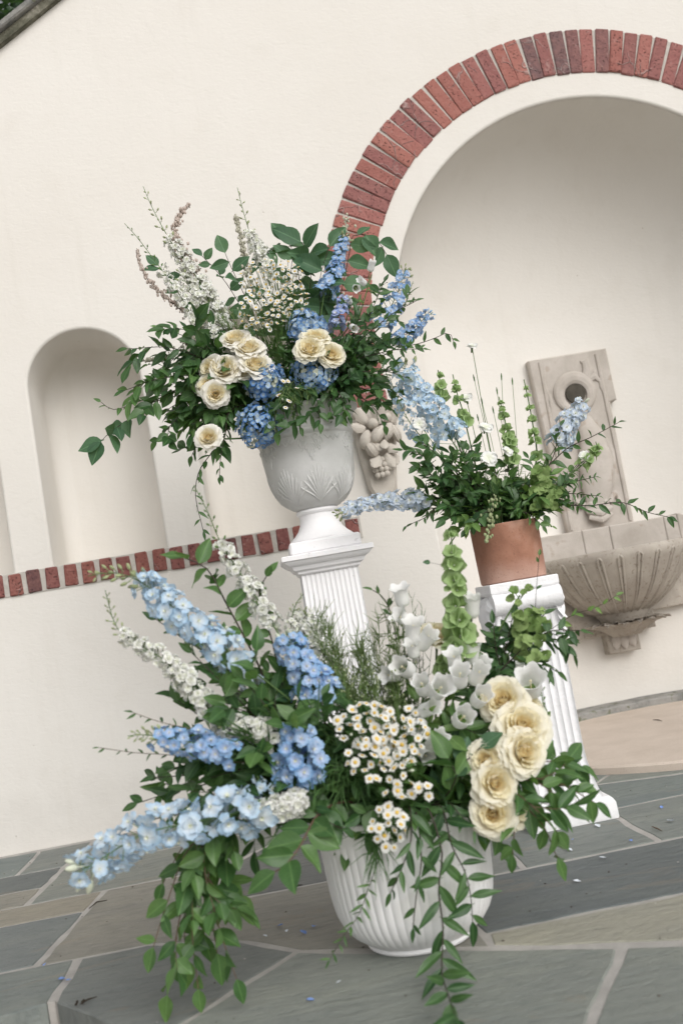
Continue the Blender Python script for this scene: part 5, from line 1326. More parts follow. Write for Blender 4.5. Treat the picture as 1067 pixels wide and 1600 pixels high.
spike('bud_spray', 'pale green bud spray at the tip of the delphinium by the alcove', 'bud spray', 'A', [(628, 480, -.99), (638, 460, -.98), (645, 440, -.98)], 'g', .012, .02, 1, 12, 'g', .1)
plume('seed_spray', 'thin pale seed spray against the brick arch foot', 'spray', 'A', [(536, 380, -.93), (541, 350, -.92), (545, 336, -.92)], 'astilbe_g', .022, 40)

# ================================================================= TERRACOTTA POT BOUQUET (B)
rnd.seed(33)
spike('delphinium', 'large pale blue delphinium leaning from the terracotta pot toward the urn', 'delphinium', 'B', [(708, 692, -1.12), (685, 655, -1.12), (660, 620, -1.11), (640, 590, -1.10), (628, 566, -1.1)], 'light', .048, .046, 48, 5, 'g', .95, 'delphiniums of the terracotta pot', taper=.40)
spike('delphinium', 'half-open bluish delphinium with hanging buds left of the pale blue one', 'delphinium', 'B', [(665, 690, -1.1), (640, 660, -1.1), (622, 625, -1.09), (608, 588, -1.09)], 'light', .034, .026, 14, 6, 'b', .8, 'delphiniums of the terracotta pot')
spike('delphinium', 'pale blue delphinium lying level toward the urn foot', 'delphinium', 'B', [(668, 782, -1.12), (630, 782, -1.14), (580, 787, -1.15), (548, 795, -1.15), (522, 806, -1.15)], 'pale', .040, .026, 40, 8, 'g', .92, 'delphiniums of the terracotta pot', taper=.42, lift=.1)
spike('delphinium', 'very pale blue delphinium in front of the stone spout panel', 'delphinium', 'B', [(868, 698, -1.1), (882, 668, -1.1), (898, 645, -1.1), (912, 630, -1.1)], 'pale', .042, .034, 30, 3, 'w', .95, 'delphiniums of the terracotta pot', taper=.35)
bells_of_ireland('tallest slender bells of Ireland stem against the alcove wall', 'B', [(838, 715, -1.08), (833, 670, -1.08), (826, 630, -1.08), (818, 593, -1.08)], .026, 7, per=4)
bells_of_ireland('bells of Ireland stem left of the slender one in the terracotta pot', 'B', [(800, 725, -1.12), (795, 690, -1.12), (788, 655, -1.12), (779, 620, -1.12)], .030, 8)
bells_of_ireland('leaning bells of Ireland stem beside the pale blue delphinium', 'B', [(728, 665, -1.10), (722, 640, -1.1), (713, 612, -1.1), (707, 585, -1.1)], .028, 5)
bells_of_ireland('short bells of Ireland stem on the right in front of the panel', 'B', [(905, 730, -1.15), (918, 715, -1.15), (932, 702, -1.15), (930, 690, -1.15)], .034, 4)
bells_of_ireland('bells of Ireland head peeping out behind the pale blue delphinium', 'B', [(692, 625, -1.06), (688, 600, -1.06), (684, 578, -1.06)], .030, 3)
for px, py, Y, f, lb, sz in [(737, 541, -1.08, (.1, -.5, .9), 'small white flower on the tallest bare stalk above the terracotta pot', .034), (728, 622, -1.1, (-.2, -.5, .8), 'small white flower on a short stalk beside the leaning bells of Ireland', .04),
        (758, 668, -1.14, (.2, -.6, .7), 'white fringed flower halfway up the stalks of the terracotta pot', .046), (763, 716, -1.18, (0, -.9, .4), 'white fringed flower low in front of the stalks of the terracotta pot', .05), (792, 705, -1.16, (.4, -.6, .5), 'white flower beside the bells of Ireland low in the terracotta pot', .036), (655, 662, -1.14, (-.2, -.9, .2), 'white flower tucked below the large pale blue delphinium', .042), (912, 712, -1.15, (-.2, -.9, .3), 'white flower seen side-on right in the terracotta pot bouquet', .034)]:
    p = at(px, py, Y); b = root_of('B', p); th = thing('white_pink', lb, 'flower', b, 'white pinks on thin stalks')
    c = curve([b, b.lerp(p, .5)+rv(.008), p], 12); mb = MB(); mb.tube(c, .0011, 5); f_ = Vector(f).normalized(); mb.tube([p-f_*.020, p-f_*.004], [.0028, .0034], 6); mb.obj('stem', M['stem'], th)
    for i in range(2): link('flower_head', FL['pink'][i], th, axis(p+f_*.003*i, f_, i*.6, sz*(1-.2*i)))
for px, py, st_ in [(800, 595, 'farthest right, with a dark tip'), (783, 588, 'just left of the rightmost stalk'), (776, 610, 'leaning before the left bells of Ireland'), (740, 590, 'close beside the tallest white flower'), (770, 640, 'lowest on the right of the bare stalks'), (752, 625, 'in the middle of the bare stalks'), (746, 652, 'lowest on the left of the bare stalks')]:
    p = at(px, py, -1.09+rnd.uniform(-.03, .03)); b = root_of('B', p); th = thing('grass_stalk', 'thin budded stalk above the terracotta pot, '+st_, 'stalk', b, 'thin budded stalks'); c = curve([b, b.lerp(p, .55)+rv(.012), p], 12)
    MB().tube(c, .0009, 4).obj('stem', M['stem'], th); MB().tube([p-tan(c, .99)*.012, p, p+tan(c, .99)*.010], [.0015, .0024, .0008], 6).obj('bud', M['needle_d'], th)
gB = 'leafy branches of the terracotta pot'; lblB = 'dense dark green leafy branch in the left of the terracotta pot bouquet'
for tip, md, ph_ in [((640, 700), (690, 740), 'highest at the left under the half-open delphinium'), ((650, 735), (700, 760), 'pointing left below the fruit corbel'), ((640, 775), (690, 780), 'dipping onto the level blue delphinium'), ((660, 800), (700, 795), 'drooping under the level blue delphinium'), ((690, 715), (720, 750), 'standing inside the left edge'), ((720, 700), (735, 750), 'rising toward the leaning bells of Ireland'), ((680, 760), (715, 775), 'in the middle of its left side'), ((715, 735), (735, 765), 'below the large pale delphinium'), ((655, 690), (700, 730), 'slanting up beside the fruit corbel'), ((700, 805), (725, 800), 'hanging over the left pot rim'), ((665, 745), (705, 770), 'level with the corbel tip')]:
    y = -1.13+rnd.uniform(-.10, .08)
    branch('foliage_branch', 'leafy branch of the terracotta pot '+ph_, 'foliage', 'B', [(*md, -1.12), ((md[0]+tip[0])/2, (md[1]+tip[1])/2-4, y), (*tip, y)], rnd.choice(['ovate', 'ruscus', 'fresh', 'ruscus']), rnd.uniform(.042, .056), 14, gB, .3, twigs=4)
lblB2 = 'leafy shoot in the middle of the terracotta pot bouquet above the rim'
for i in range(20):
    x, y = rnd.uniform(700, 890), rnd.uniform(715, 812); yy = -1.14+rnd.uniform(-.09, .09)
    branch('foliage_branch', lblB2, 'foliage', 'B', [(.5*x+.5*790, .5*y+.5*800, -1.12), (x, y, yy)], rnd.choice(['ovate', 'broad', 'ruscus', 'fresh', 'light', 'fresh']), rnd.uniform(.040, .060), 13, 'middle shoots of the terracotta pot', .15, twigs=3)
branch('foliage_branch', 'row of small dark leaves hanging left of the terracotta pot', 'foliage', 'B', [(690, 790, -1.15), (665, 808, -1.16), (650, 815, -1.16), (635, 822, -1.16)], 'ruscus', .036, 13, None, .4, droop=.5)
branch('foliage_branch', 'dark leafy twig crossing the carved spout panel', 'foliage', 'B', [(830, 760, -1.12), (880, 705, -1.12), (925, 682, -1.12), (966, 660, -1.12)], 'ruscus', .050, 13, None, .35)
branch('foliage_branch', 'upright dark oval leaves below the very pale delphinium', 'foliage', 'B', [(840, 760, -1.13), (865, 710, -1.14), (870, 680, -1.14), (875, 665, -1.14)], 'ovate', .046, 8, None, .4)
for k, tip in enumerate([(930, 745), (935, 775), (925, 800), (905, 725)]):
    branch('fern_frond', ['upper feathery dark frond on the right of the terracotta pot', 'middle feathery dark frond on the right of the terracotta pot', 'lowest feathery dark frond on the right of the terracotta pot', 'shortest feathery dark frond pointing up at the right of the terracotta pot'][k], 'fern', 'B', [(840, 775, -1.13), (885, (tip[1]+775)/2-4, -1.14), (*tip, -1.15)], 'lance', .044, 13, 'dark fronds', .3, True, ang=65, droop=.3, shrink=.6)
branch('foliage_branch', 'thin vine trailing from the terracotta pot across the fountain ledge', 'vine', 'B', [(850, 790, -1.15), (920, 790, -1.16), (970, 785, -1.16), (1010, 800, -1.16), (1044, 808, -1.16)], 'ruscus', .042, 17, None, .3, lift=.1, shrink=.2)
branch('foliage_branch', 'small leafy twig drooping right of the terracotta pot rim', 'foliage', 'B', [(830, 800, -1.17), (845, 812, -1.19), (862, 822, -1.19)], 'light', .032, 8, None, .3)
branch('foliage_branch', 'drooping leaves hiding the rim of the terracotta pot', 'foliage', 'B', [(760, 800, -1.2), (745, 812, -1.21), (728, 828, -1.21)], 'ovate', .05, 9, None, .2, droop=.35)
branch('foliage_branch', 'dark broad leaves over the right rim of the terracotta pot', 'foliage', 'B', [(800, 795, -1.18), (828, 805, -1.21), (846, 822, -1.21)], 'broad', .052, 8, None, .2, droop=.35)
for px, py, Y, lb in [(855, 778, -1.2, 'cluster of green hellebore flowers over the right of the terracotta pot'), (838, 752, -1.18, 'small green hellebore cluster above the larger one in the terracotta pot')]:
    p = at(px, py, Y); b = root_of('B', p); th = thing('hellebore', lb, 'hellebore', b, 'green hellebores'); mb = MB(); mb.tube(curve([b, b.lerp(p, .6)+Vector((0, 0, .02)), p], 8), .0018, 5)
    for i in range(11):
        q = p+Vector((rnd.uniform(-.045, .045), rnd.uniform(-.03, .01), rnd.uniform(-.035, .035))); link('floret', rnd.choice(FL['helle']), th, axis(q, rv(.6)+Vector((0, -.8, .2)), rnd.uniform(0, 6), rnd.uniform(.028, .042))); mb.tube([p+Vector((0, .01, -.01)), q], .0009, 3)
    mb.obj('stem', M['stem'], th)
plume('bud_spray', 'thread of tiny yellow-green buds hanging over the terracotta pot', 'spray', 'B', [(772, 775, -1.21), (768, 800, -1.22), (764, 822, -1.22), (758, 845, -1.22)], 'bud', .016, 60)
threads('thread_fern', 'pale feathery foliage tuft behind the hellebores in the terracotta pot', 'fern', 'B', (822, 745), -1.12, (.07, .03, .04), 330, .03, 'needle', .001)
threads('thread_fern', 'grey-green fine tuft below the white fringed flower in the terracotta pot', 'fern', 'B', (765, 748), -1.16, (.04, .02, .03), 200, .028, 'needle_d', .0011)

# ================================================================= FLUTED PLANTER BOUQUET (C)
rnd.seed(45)
spike('delphinium', 'long light blue delphinium with a curved bud tip crossing the brick sill course', 'delphinium', 'C', [(378, 1035, -1.98), (345, 1008, -1.99), (290, 965, -2.0), (225, 912, -2.0), (180, 895, -2.0), (138, 900, -2.0)], 'light', .045, .030, 36, 20, 'g', .72, 'delphiniums of the fluted planter', taper=.35)
spike('larkspur', 'white larkspur arching below the long light blue delphinium', 'larkspur', 'C', [(352, 1132, -2.0), (310, 1085, -2.01), (255, 1030, -2.01), (205, 1000, -2.0), (180, 975, -2.0), (165, 922, -2.0)], 'white', .026, .021, 64, 18, 'g', .74, 'larkspurs of the fluted planter', taper=.42)
spike('larkspur', 'white larkspur whose budded tip climbs past the brick sill course', 'larkspur', 'C', [(432, 985, -1.9), (405, 940, -1.9), (372, 890, -1.9), (345, 848, -1.9), (325, 800, -1.9), (303, 758, -1.9)], 'white', .028, .018, 30, 14, 'd', .62, 'larkspurs of the fluted planter', taper=.3)
spike('larkspur', 'fluffy white larkspur behind the cornflower blue delphinium', 'larkspur', 'C', [(515, 1085, -1.86), (500, 1040, -1.86), (485, 995, -1.86), (468, 950, -1.86)], 'white', .030, .030, 46, 6, 'g', .9, 'larkspurs of the fluted planter', taper=.35)
spike('larkspur', 'thin greenish budded larkspur left of the tall white pedestal shaft', 'larkspur', 'C', [(460, 1000, -1.88), (455, 975, -1.88), (462, 945, -1.88), (474, 928, -1.88)], 'white', .020, .014, 8, 8, 'g', .6, 'larkspurs of the fluted planter')
spike('stock', 'dense white stock in the left of the planter below the arching larkspur', 'stock', 'C', [(432, 1150, -2.02), (405, 1143, -2.03), (375, 1138, -2.03), (345, 1136, -2.03)], 'white', .026, .024, 44, 4, 'g', .95, 'white stocks', taper=.25)
spike('stock', 'dense white stock lying low left of the planter rim', 'stock', 'C', [(476, 1252, -2.06), (448, 1258, -2.07), (415, 1266, -2.08), (384, 1280, -2.08)], 'white', .028, .022, 46, 4, 'g', .95, 'white stocks', taper=.2, lift=.1)
spike('delphinium', 'cornflower blue delphinium upright in the middle of the planter bouquet', 'delphinium', 'C', [(510, 1102, -1.95), (492, 1078, -1.95), (472, 1045, -1.95), (455, 1012, -1.94), (446, 985, -1.94)], 'mid', .038, .040, 46, 6, 'w', .9, 'delphiniums of the fluted planter', taper=.4, faceb=.55)
spike('delphinium', 'blue delphinium pointing left from the planter with a greenish tip', 'delphinium', 'C', [(372, 1180, -2.05), (340, 1172, -2.06), (300, 1160, -2.07), (258, 1152, -2.07), (222, 1148, -2.07), (200, 1150, -2.07)], 'mid', .032, .026, 34, 16, 'g', .74, 'delphiniums of the fluted planter', taper=.35, lift=.15)
spike('delphinium', 'longest light blue delphinium reaching low left over the flagstones', 'delphinium', 'C', [(412, 1250, -2.08), (370, 1270, -2.10), (300, 1285, -2.12), (220, 1305, -2.13), (150, 1348, -2.13), (115, 1365, -2.13)], 'light', .052, .034, 36, 6, 'w', .96, 'delphiniums of the fluted planter', taper=.28, lift=.1)
spike('delphinium', 'round cornflower blue delphinium head facing forward in the planter', 'delphinium', 'C', [(470, 1208, -2.02), (467, 1185, -2.06), (462, 1150, -2.04)], 'mid', .040, .042, 34, 0, 'b', .95, 'delphiniums of the fluted planter', taper=.3, faceb=.8)
spike('delphinium', 'few light blue florets above the low white stock', 'delphinium', 'C', [(420, 1245, -2.04), (410, 1228, -2.05), (402, 1212, -2.05)], 'light', .036, .016, 5, 0, 'b', .9, 'delphiniums of the fluted planter')
spike('delphinium', 'pair of pale blue florets behind the lower end of the long delphinium', 'delphinium', 'C', [(395, 1075, -1.94), (382, 1062, -1.94), (366, 1050, -1.94)], 'pale', .040, .018, 5, 0, 'b', .9, 'delphiniums of the fluted planter')
# foliage, left
branch('foliage_branch', 'tall dark woody branch with oval leaves rising before the brick sill course', 'foliage', 'C', [(440, 1120, -1.9), (400, 1030, -1.9), (355, 945, -1.9), (325, 890, -1.9), (290, 872, -1.9)], 'broad', .062, 22, None, .35, ang=58, droop=.15, r=.003, shrink=.1)
branch('foliage_branch', 'second woody branch of glossy leaves right of the climbing larkspur', 'foliage', 'C', [(450, 1090, -1.9), (425, 1000, -1.9), (405, 930, -1.9), (420, 895, -1.9)], 'gloss', .058, 14, None, .35, r=.0024)
branch('foliage_branch', 'branch of pointed leaves behind the long light blue delphinium', 'foliage', 'C', [(420, 1110, -1.9), (350, 1040, -1.9), (290, 1000, -1.9), (245, 968, -1.9)], 'ovate', .062, 14, None, .35)
gC = 'leafy branches on the left of the planter'; lblC = 'dark leafy branch in the left mass of the planter bouquet'
for tip, md, ph_ in [((300, 1020), (360, 1080), 'behind the arching white larkspur'), ((340, 1060), (390, 1100), 'between the long blue delphinium and the larkspur'), ((270, 1200), (340, 1190), 'below the left-pointing blue delphinium'), ((240, 1215), (320, 1210), 'beneath that, pointing left at the bare wall'), ((300, 1260), (360, 1230), 'just over the low blue delphinium'), ((330, 1100), (390, 1140), 'right of the arching larkspur foot'), ((270, 1090), (350, 1140), 'leftmost above the blue delphinium'), ((215, 1255), (300, 1230), 'farthest out over the low delphinium'),
                ((380, 1060), (420, 1110), 'beside the tall woody branch foot'), ((330, 1215), (390, 1200), 'below the white stock'), ((390, 1180), (430, 1180), 'right under the white stock'), ((360, 1290), (410, 1250), 'hanging behind the low white stock'), ((400, 1130), (440, 1150), 'left of the cornflower delphinium'), ((290, 1150), (370, 1170), 'along the blue delphinium'), ((310, 1310), (380, 1270), 'drooping below the low delphinium'), ((420, 1050), (450, 1120), 'under the cornflower delphinium tip'), ((240, 1280), (330, 1260), 'ending over the longest delphinium')]:
    y = -2.0+rnd.uniform(-.05, .10)
    branch('foliage_branch', 'leafy branch left in the planter '+ph_, 'foliage', 'C', [(480, 1200, -1.95), (*md, y), (*tip, y)], rnd.choice(['ovate', 'broad', 'gloss', 'ruscus']), rnd.uniform(.052, .070), 14, gC, .3, twigs=4)
branch('foliage_branch', 'thin reddish twig of small narrow leaves above the blue delphinium on the left', 'foliage', 'C', [(380, 1170, -2.0), (300, 1140, -2.0), (250, 1128, -2.0), (208, 1113, -2.0)], 'lance', .034, 18, None, .4, r=.0012, stem='stem_r')
branch('foliage_branch', 'thin twig with tiny leaves sticking out farthest left above the low delphinium', 'foliage', 'C', [(350, 1190, -2.03), (270, 1180, -2.03), (210, 1176, -2.03), (155, 1168, -2.03)], 'lance', .024, 22, None, .4, r=.0012, stem='stem_r')
# hanging mass lower left
gH = 'leafy stems hanging left of the planter'; lblH = 'hanging leafy stem cascading onto the flagstones left of the planter'
for tip, md, m0, ph_ in [((262, 1555), (280, 1440), (310, 1330), 'reaching lowest with its tip on the stone'), ((310, 1545), (300, 1440), (310, 1330), 'second lowest, left of the mortar joint'), ((370, 1530), (340, 1440), (320, 1330), 'bending right at its foot'), ((240, 1480), (265, 1400), (300, 1320), 'leftmost above the stone joint'), ((340, 1490), (330, 1420), (330, 1330), 'stopping halfway at right'), ((290, 1500), (290, 1420), (310, 1330), 'straight down in the middle'), ((370, 1400), (350, 1370), (340, 1320), 'shortest, at the right top'), ((255, 1380), (270, 1350), (300, 1310), 'shortest, at the left top'), ((320, 1460), (310, 1400), (320, 1320), 'inside the curtain of leaves')]:
    y = -2.04+rnd.uniform(-.05, .04)
    branch('foliage_branch', 'leafy stem cascading left of the planter, '+ph_, 'foliage', 'C', [(440, 1240, -2.0), (380, 1275, y), (*m0, y), (*md, y), (*tip, y)], rnd.choice(['gloss', 'broad', 'gloss']), rnd.uniform(.040, .066), 9, gH, .50, twigs=1, ang=58, droop=.25, stem='stem_r', shrink=.0)
branch('foliage_branch', 'branch of large glossy oval leaves beside the left flank of the planter', 'foliage', 'C', [(500, 1270, -2.06), (470, 1320, -2.13), (448, 1350, -2.15), (430, 1362, -2.15)], 'gloss', .074, 10, None, .45, ang=70, droop=.1, r=.003, stem='stem_r', shrink=.1, face=(0, -.8, .6), jit=.4)
branch('foliage_branch', 'short sprig of dark leaves on the left rim of the planter', 'foliage', 'C', [(490, 1260, -2.05), (515, 1285, -2.08), (535, 1295, -2.08)], 'ovate', .055, 6, None, .3, droop=.3)
# grassy blades
threads('grass_tuft', 'bundle of grassy blades between the blue delphiniums in the planter', 'grass', 'C', (440, 1200), -2.03, (.10, .04, .10), 300, .085, 'needle_d', .0022)
threads('grass_tuft', 'grassy blades falling over the left rim of the planter', 'grass', 'C', (490, 1240), -2.05, (.06, .03, .04), 170, .10, 'needle_d', .0022, None, True)
threads('fennel', 'airy green fennel cloud in front of the tall white pedestal', 'fennel', 'C', (560, 1010), -1.88, (.100, .05, .100), 2200, .056, 'needle', .0010, None, False, .12, 30)
threads('fennel', 'yellowish fennel sprays below the airy green cloud in the planter', 'fennel', 'C', (575, 1080), -1.93, (.075, .04, .055), 800, .042, 'needle', .0010, None, False, .40, 22)
threads('fennel', 'dark wiry fennel sprig beside the uppermost white bellflower', 'fennel', 'C', (668, 950), -1.86, (.035, .02, .035), 90, .035, 'needle_d', .0009, None, False, 0, 5)
branch('foliage_branch', 'sprig of dark pointed leaves between the pedestal and the uppermost bellflower', 'foliage', 'C', [(620, 1010, -1.86), (612, 965, -1.86), (600, 935, -1.86), (582, 922, -1.86)], 'ruscus', .042, 12, None, .45)
# middle filler
for i in range(22):
    x, y = rnd.uniform(480, 790), rnd.uniform(1090, 1275); yy = -2.0+rnd.uniform(-.04, .08)
    branch('foliage_branch', 'short green leafy shoot filling the middle of the planter bouquet', 'foliage', 'C', [(.5*x+.5*640, .5*y+.5*1240, -1.93), (x, y, yy)], rnd.choice(['fresh', 'ovate', 'broad', 'light', 'ovate']), rnd.uniform(.046, .066), 14, 'filler shoots in the planter', .15, twigs=4)
# bells of Ireland and bellflowers
bells_of_ireland('big bells of Ireland spire standing tallest in the planter bouquet', 'C', [(722, 1020, -1.93), (718, 985, -1.93), (713, 930, -1.93), (708, 880, -1.93), (704, 826, -1.93)], .044, 9, per=5)
bells_of_ireland('bells of Ireland stem low behind the white bellflowers', 'C', [(700, 1075, -1.9), (694, 1050, -1.9), (690, 1020, -1.9)], .036, 3)
branch('foliage_branch', 'single round grey-green leaf on a thread left of the big bells of Ireland', 'foliage', 'C', [(712, 905, -1.90), (695, 888, -1.90), (682, 880, -1.90), (672, 879, -1.90)], 'round', .030, 0, None, .9, r=.0006, face=(0, -1, .2))
campanula('uppermost white bellflowers left of the big bells of Ireland', 'C', [(627, 932, -1.88, (-.1, -.4, .9), .95), (630, 968, -1.90, (-.6, -.5, .7), .9), (645, 985, -1.92, (.1, -.5, .8), 1.0), (664, 1000, -1.93, (.5, -.6, .5), 1.05)])
campanula('white bellflowers opening left beside the fennel', 'C', [(632, 1044, -1.96, (-.5, -.8, .4), 1.1), (612, 1055, -1.95, (-.8, -.5, .2), .8), (645, 1015, -1.93, (-.1, -.5, .8), .8)])
campanula('white bellflowers in the middle right above the feverfew', 'C', [(685, 1078, -1.99, (.3, -.85, .4), 1.1), (660, 1072, -1.98, (-.2, -.7, .5), 1.0), (668, 1108, -2.0, (.5, -.7, .2), .9), (656, 1135, -2.0, (-.3, -.7, -.3), .8), (648, 1125, -1.98, (0, -.6, .2), .8)])
campanula('white bellflowers clustered under the big bells of Ireland', 'C', [(710, 1032, -1.97, (-.1, -.5, .85), .9), (718, 1058, -2.0, (0, -.75, .65), 1.05), (746, 1055, -1.99, (.3, -.75, .6), 1.0), (750, 1090, -2.02, (.2, -.9, .4), 1.05), (722, 1122, -2.04, (.15, -.93, .35), 1.1)], leaves=8)
campanula('white bellflowers rising right of the big bells of Ireland', 'C', [(737, 948, -1.93, (.1, -.45, .9), 1.0), (738, 1022, -1.94, (.15, -.3, .9), .9), (752, 1040, -1.94, (.5, -.5, .6), .8)])
campanula('single wide white bellflower above the largest cream roses', 'C', [(829, 1070, -1.97, (-.15, -.8, .6), 1.35), (810, 1045, -1.9, (.3, -.2, .8), .5)], leaves=0)
campanula('white bellflower half hidden under the feverfew right side', 'C', [(680, 1160, -2.03, (.5, -.6, .5), 1.0), (662, 1178, -2.02, (.2, -.7, -.3), .8)])
# roses
for px, py, Y, r_, f, lb in [(784, 1092, -2.02, .044, (-.3, -.8, .5), 'yellow-cream rose uppermost of the large pair in the planter'), (822, 1098, -1.96, .042, (.4, -.6, .6), 'cream rose half hidden behind the uppermost large rose of the planter'),
        (817, 1131, -2.06, .050, (.1, -.85, .5), 'largest open cream rose on the right of the planter'), (822, 1174, -2.09, .042, (.3, -.9, .2), 'pale cream rose just under the largest one of the planter'),
        (757, 1187, -2.08, .036, (-.4, -.8, .35), 'yellow-cream rose behind the round green leaf of the planter'), (776, 1224, -2.10, .040, (.1, -.9, .1), 'deep cream rose half covered by leaves low on the right of the planter'),
        (770, 1273, -2.10, .040, (-.2, -.95, .1), 'pale cream rose lowest over the rim of the planter'), (806, 1266, -2.07, .036, (.5, -.7, .1), 'cream rose right beside the lowest one at the planter rim'),
        (682, 988, -1.88, .046, (.1, -.4, .9), 'yellow-cream rose seen edge-on behind the bells of Ireland')]:
    rose(lb, px, py, Y, r_, 'C', f, 'cream roses')
feverfew('white feverfew at the upper left of the planter cluster below the fennel', 572, 1133, -2.07, 46, 34, 36, 'C', .0235)
feverfew('white feverfew in the centre right of the planter below the bellflowers', 632, 1145, -2.08, 36, 44, 34, 'C', .0235)
feverfew('white feverfew in the lower centre of the planter cluster', 598, 1186, -2.10, 56, 34, 38, 'C', .0235)
feverfew('white feverfew spilling over the front rim of the planter', 607, 1294, -2.11, 28, 34, 26, 'C', .0225, foliage=40)
feverfew('few feverfew daisies low in the right of the planter leaves', 640, 1236, -2.11, 40, 14, 9, 'C', .0235, foliage=20)
# right side green
gRc = 'leafy branches on the right of the planter'; lblRc = 'glossy leafy branch in the lower right of the planter bouquet'
for tip, md, ph_ in [((930, 1255), (860, 1220), 'pointing farthest right over the column base'), ((905, 1200), (850, 1190), 'rising over the column flutes'), ((870, 1300), (820, 1250), 'drooping before the column foot'), ((800, 1335), (800, 1280), 'hanging left of the column foot'), ((870, 1340), (840, 1280), 'hanging lowest before the flagstones'), ((900, 1230), (850, 1225), 'middle one of the fan over the column'), ((865, 1240), (830, 1220), 'shortest under the pale cream rose')]:
    y = -2.05+rnd.uniform(-.05, .03)
    branch('foliage_branch', 'leafy branch low right in the planter '+ph_, 'foliage', 'C', [(760, 1215, -2.0), (*md, y), (*tip, y)], rnd.choice(['fresh', 'gloss', 'fresh']), rnd.uniform(.054, .070), 9, gRc, .40, twigs=1, ang=48, stem='stem_r', shrink=.25, droop=.12)
branch('foliage_branch', 'round pale green leaves in front of the feverfew right of the planter centre', 'foliage', 'C', [(690, 1230, -2.04), (722, 1195, -2.06), (750, 1168, -2.07)], 'round', .058, 5, None, .3, face=(0, -.7, .7), shrink=.1)
branch('foliage_branch', 'broad green leaves left of the lower cream roses of the planter', 'foliage', 'C', [(690, 1250, -2.04), (712, 1215, -2.08), (700, 1185, -2.08)], 'gloss', .070, 6, None, .3, face=(0, -.7, .7), shrink=.1)
lblRu = 'dark glossy ruscus branch spreading in front of the short white column'
for tip, md, ph_ in [((905, 985), (850, 990), 'pointing right at the basin'), ((885, 1000), (840, 1005), 'second from the top pointing right'), ((870, 1050), (830, 1030), 'drooping right over the flutes'), ((800, 965), (790, 1010), 'ending left on the capital side'), ((770, 975), (775, 1020), 'rising behind the bellflowers'), ((780, 1050), (770, 1050), 'behind the large cream rose'), ((850, 960), (820, 990), 'topmost over the capital roll')]:
    y = -1.88+rnd.uniform(-.04, .04)
    branch('foliage_branch', 'dark ruscus branch before the short column '+ph_, 'foliage', 'C', [(745, 1120, -1.9), (780, 1050, y), (*md, y), (*tip, y)], 'ruscus', rnd.uniform(.044, .054), 18, 'ruscus branches before the short column', .40, twigs=4, ang=60, droop=.15, shrink=.3)
branch('foliage_branch', 'thin bare vine tip with few leaves climbing before the terracotta pot', 'vine', 'C', [(838, 990, -1.86), (836, 950, -1.86), (838, 915, -1.86), (842, 868, -1.86)], 'fresh', .030, 6, None, .45, r=.0011)
branch('foliage_branch', 'pale green twig before the fluted stone basin', 'foliage', 'C', [(880, 970, -1.85), (915, 955, -1.85), (950, 940, -1.85), (962, 930, -1.85)], 'light', .034, 10, None, .6, r=.001, droop=.3)
for px, py, Y, lb in [(826, 975, -1.88, 'green hellebore cluster upper of two before the short column'), (832, 1018, -1.9, 'green hellebore cluster lower of two before the short column'), (812, 930, -1.87, 'tiny green hellebore buds on a stalk before the column capital')]:
    p = at(px, py, Y); b = root_of('C', p); th = thing('hellebore', lb, 'hellebore', b, 'green hellebores'); mb = MB(); mb.tube(curve([b, b.lerp(p, .6)+Vector((0, .03, .02)), p], 8), .002, 5)
    big = 'tiny' not in lb
    for i in range(9 if big else 5):
        q = p+Vector((rnd.uniform(-.03, .03), rnd.uniform(-.02, .02), rnd.uniform(-.025, .025)))*(1 if big else .8); link('floret', rnd.choice(FL['helle']), th, axis(q, rv(.6)+Vector((0, -.8, .3)), rnd.uniform(0, 6), rnd.uniform(.028, .041)*(1 if big else .55))); mb.tube([p+Vector((0, .01, -.01)), q], .001, 3)
    mb.obj('stem', M['stem'], th)
spike('bud_spray', 'slender green budded stalk beside the single wide bellflower', 'bud spray', 'C', [(850, 1130, -1.95), (848, 1100, -1.95), (845, 1075, -1.95), (846, 1055, -1.95)], 'g', .026, .018, 1, 9, 'd', .05)
# trailing smilax over the front of the planter
branch('foliage_branch', 'narrow-leaved vine trailing down the planter front onto the flagstones', 'vine', 'C', [(668, 1262, -2.05), (690, 1330, -2.075), (685, 1390, -2.075), (692, 1450, -2.075), (690, 1515, -2.17), (700, 1555, -2.28), (714, 1592, -2.385)], 'lance', .064, 19, None, .22, ang=55, droop=.15, lift=.1, shrink=.1, face=(0, -1, .35), jit=.6)
branch('foliage_branch', 'vine of narrow dark leaves fanning right across the planter flutes', 'vine', 'C', [(690, 1262, -2.06), (705, 1320, -2.08), (725, 1360, -2.08), (735, 1400, -2.06), (738, 1440, -2.05)], 'lance', .062, 13, None, .3, ang=65, droop=.05, lift=.1, shrink=.1, face=(0, -1, .35), jit=.6)
branch('foliage_branch', 'dark tangled vine over the planter rim below the spilling feverfew', 'vine', 'C', [(640, 1262, -2.06), (642, 1310, -2.085), (630, 1350, -2.08), (610, 1395, -2.07)], 'lance', .058, 13, None, .2, ang=50, droop=.2, lift=.1, face=(0, -1, .3))
branch('foliage_branch', 'short vine with one long leaf down the middle of the planter', 'vine', 'C', [(650, 1270, -2.06), (658, 1340, -2.08), (650, 1400, -2.075), (645, 1450, -2.07)], 'lance', .056, 8, None, .3, ang=40, droop=.3, lift=.1, face=(0, -1, .3))
branch('foliage_branch', 'leaves hanging from the right front of the planter rim', 'foliage', 'C', [(700, 1255, -2.05), (720, 1275, -2.08), (745, 1300, -2.08)], 'lance', .058, 10, None, .2, droop=.3, lift=.1)
threads('grass_tuft', 'thin grassy strand hanging down the left of the planter', 'grass', 'C', (582, 1360), -2.08, (.008, .008, .06), 90, .07, 'needle_d', .0013, None, True, 0, 4)
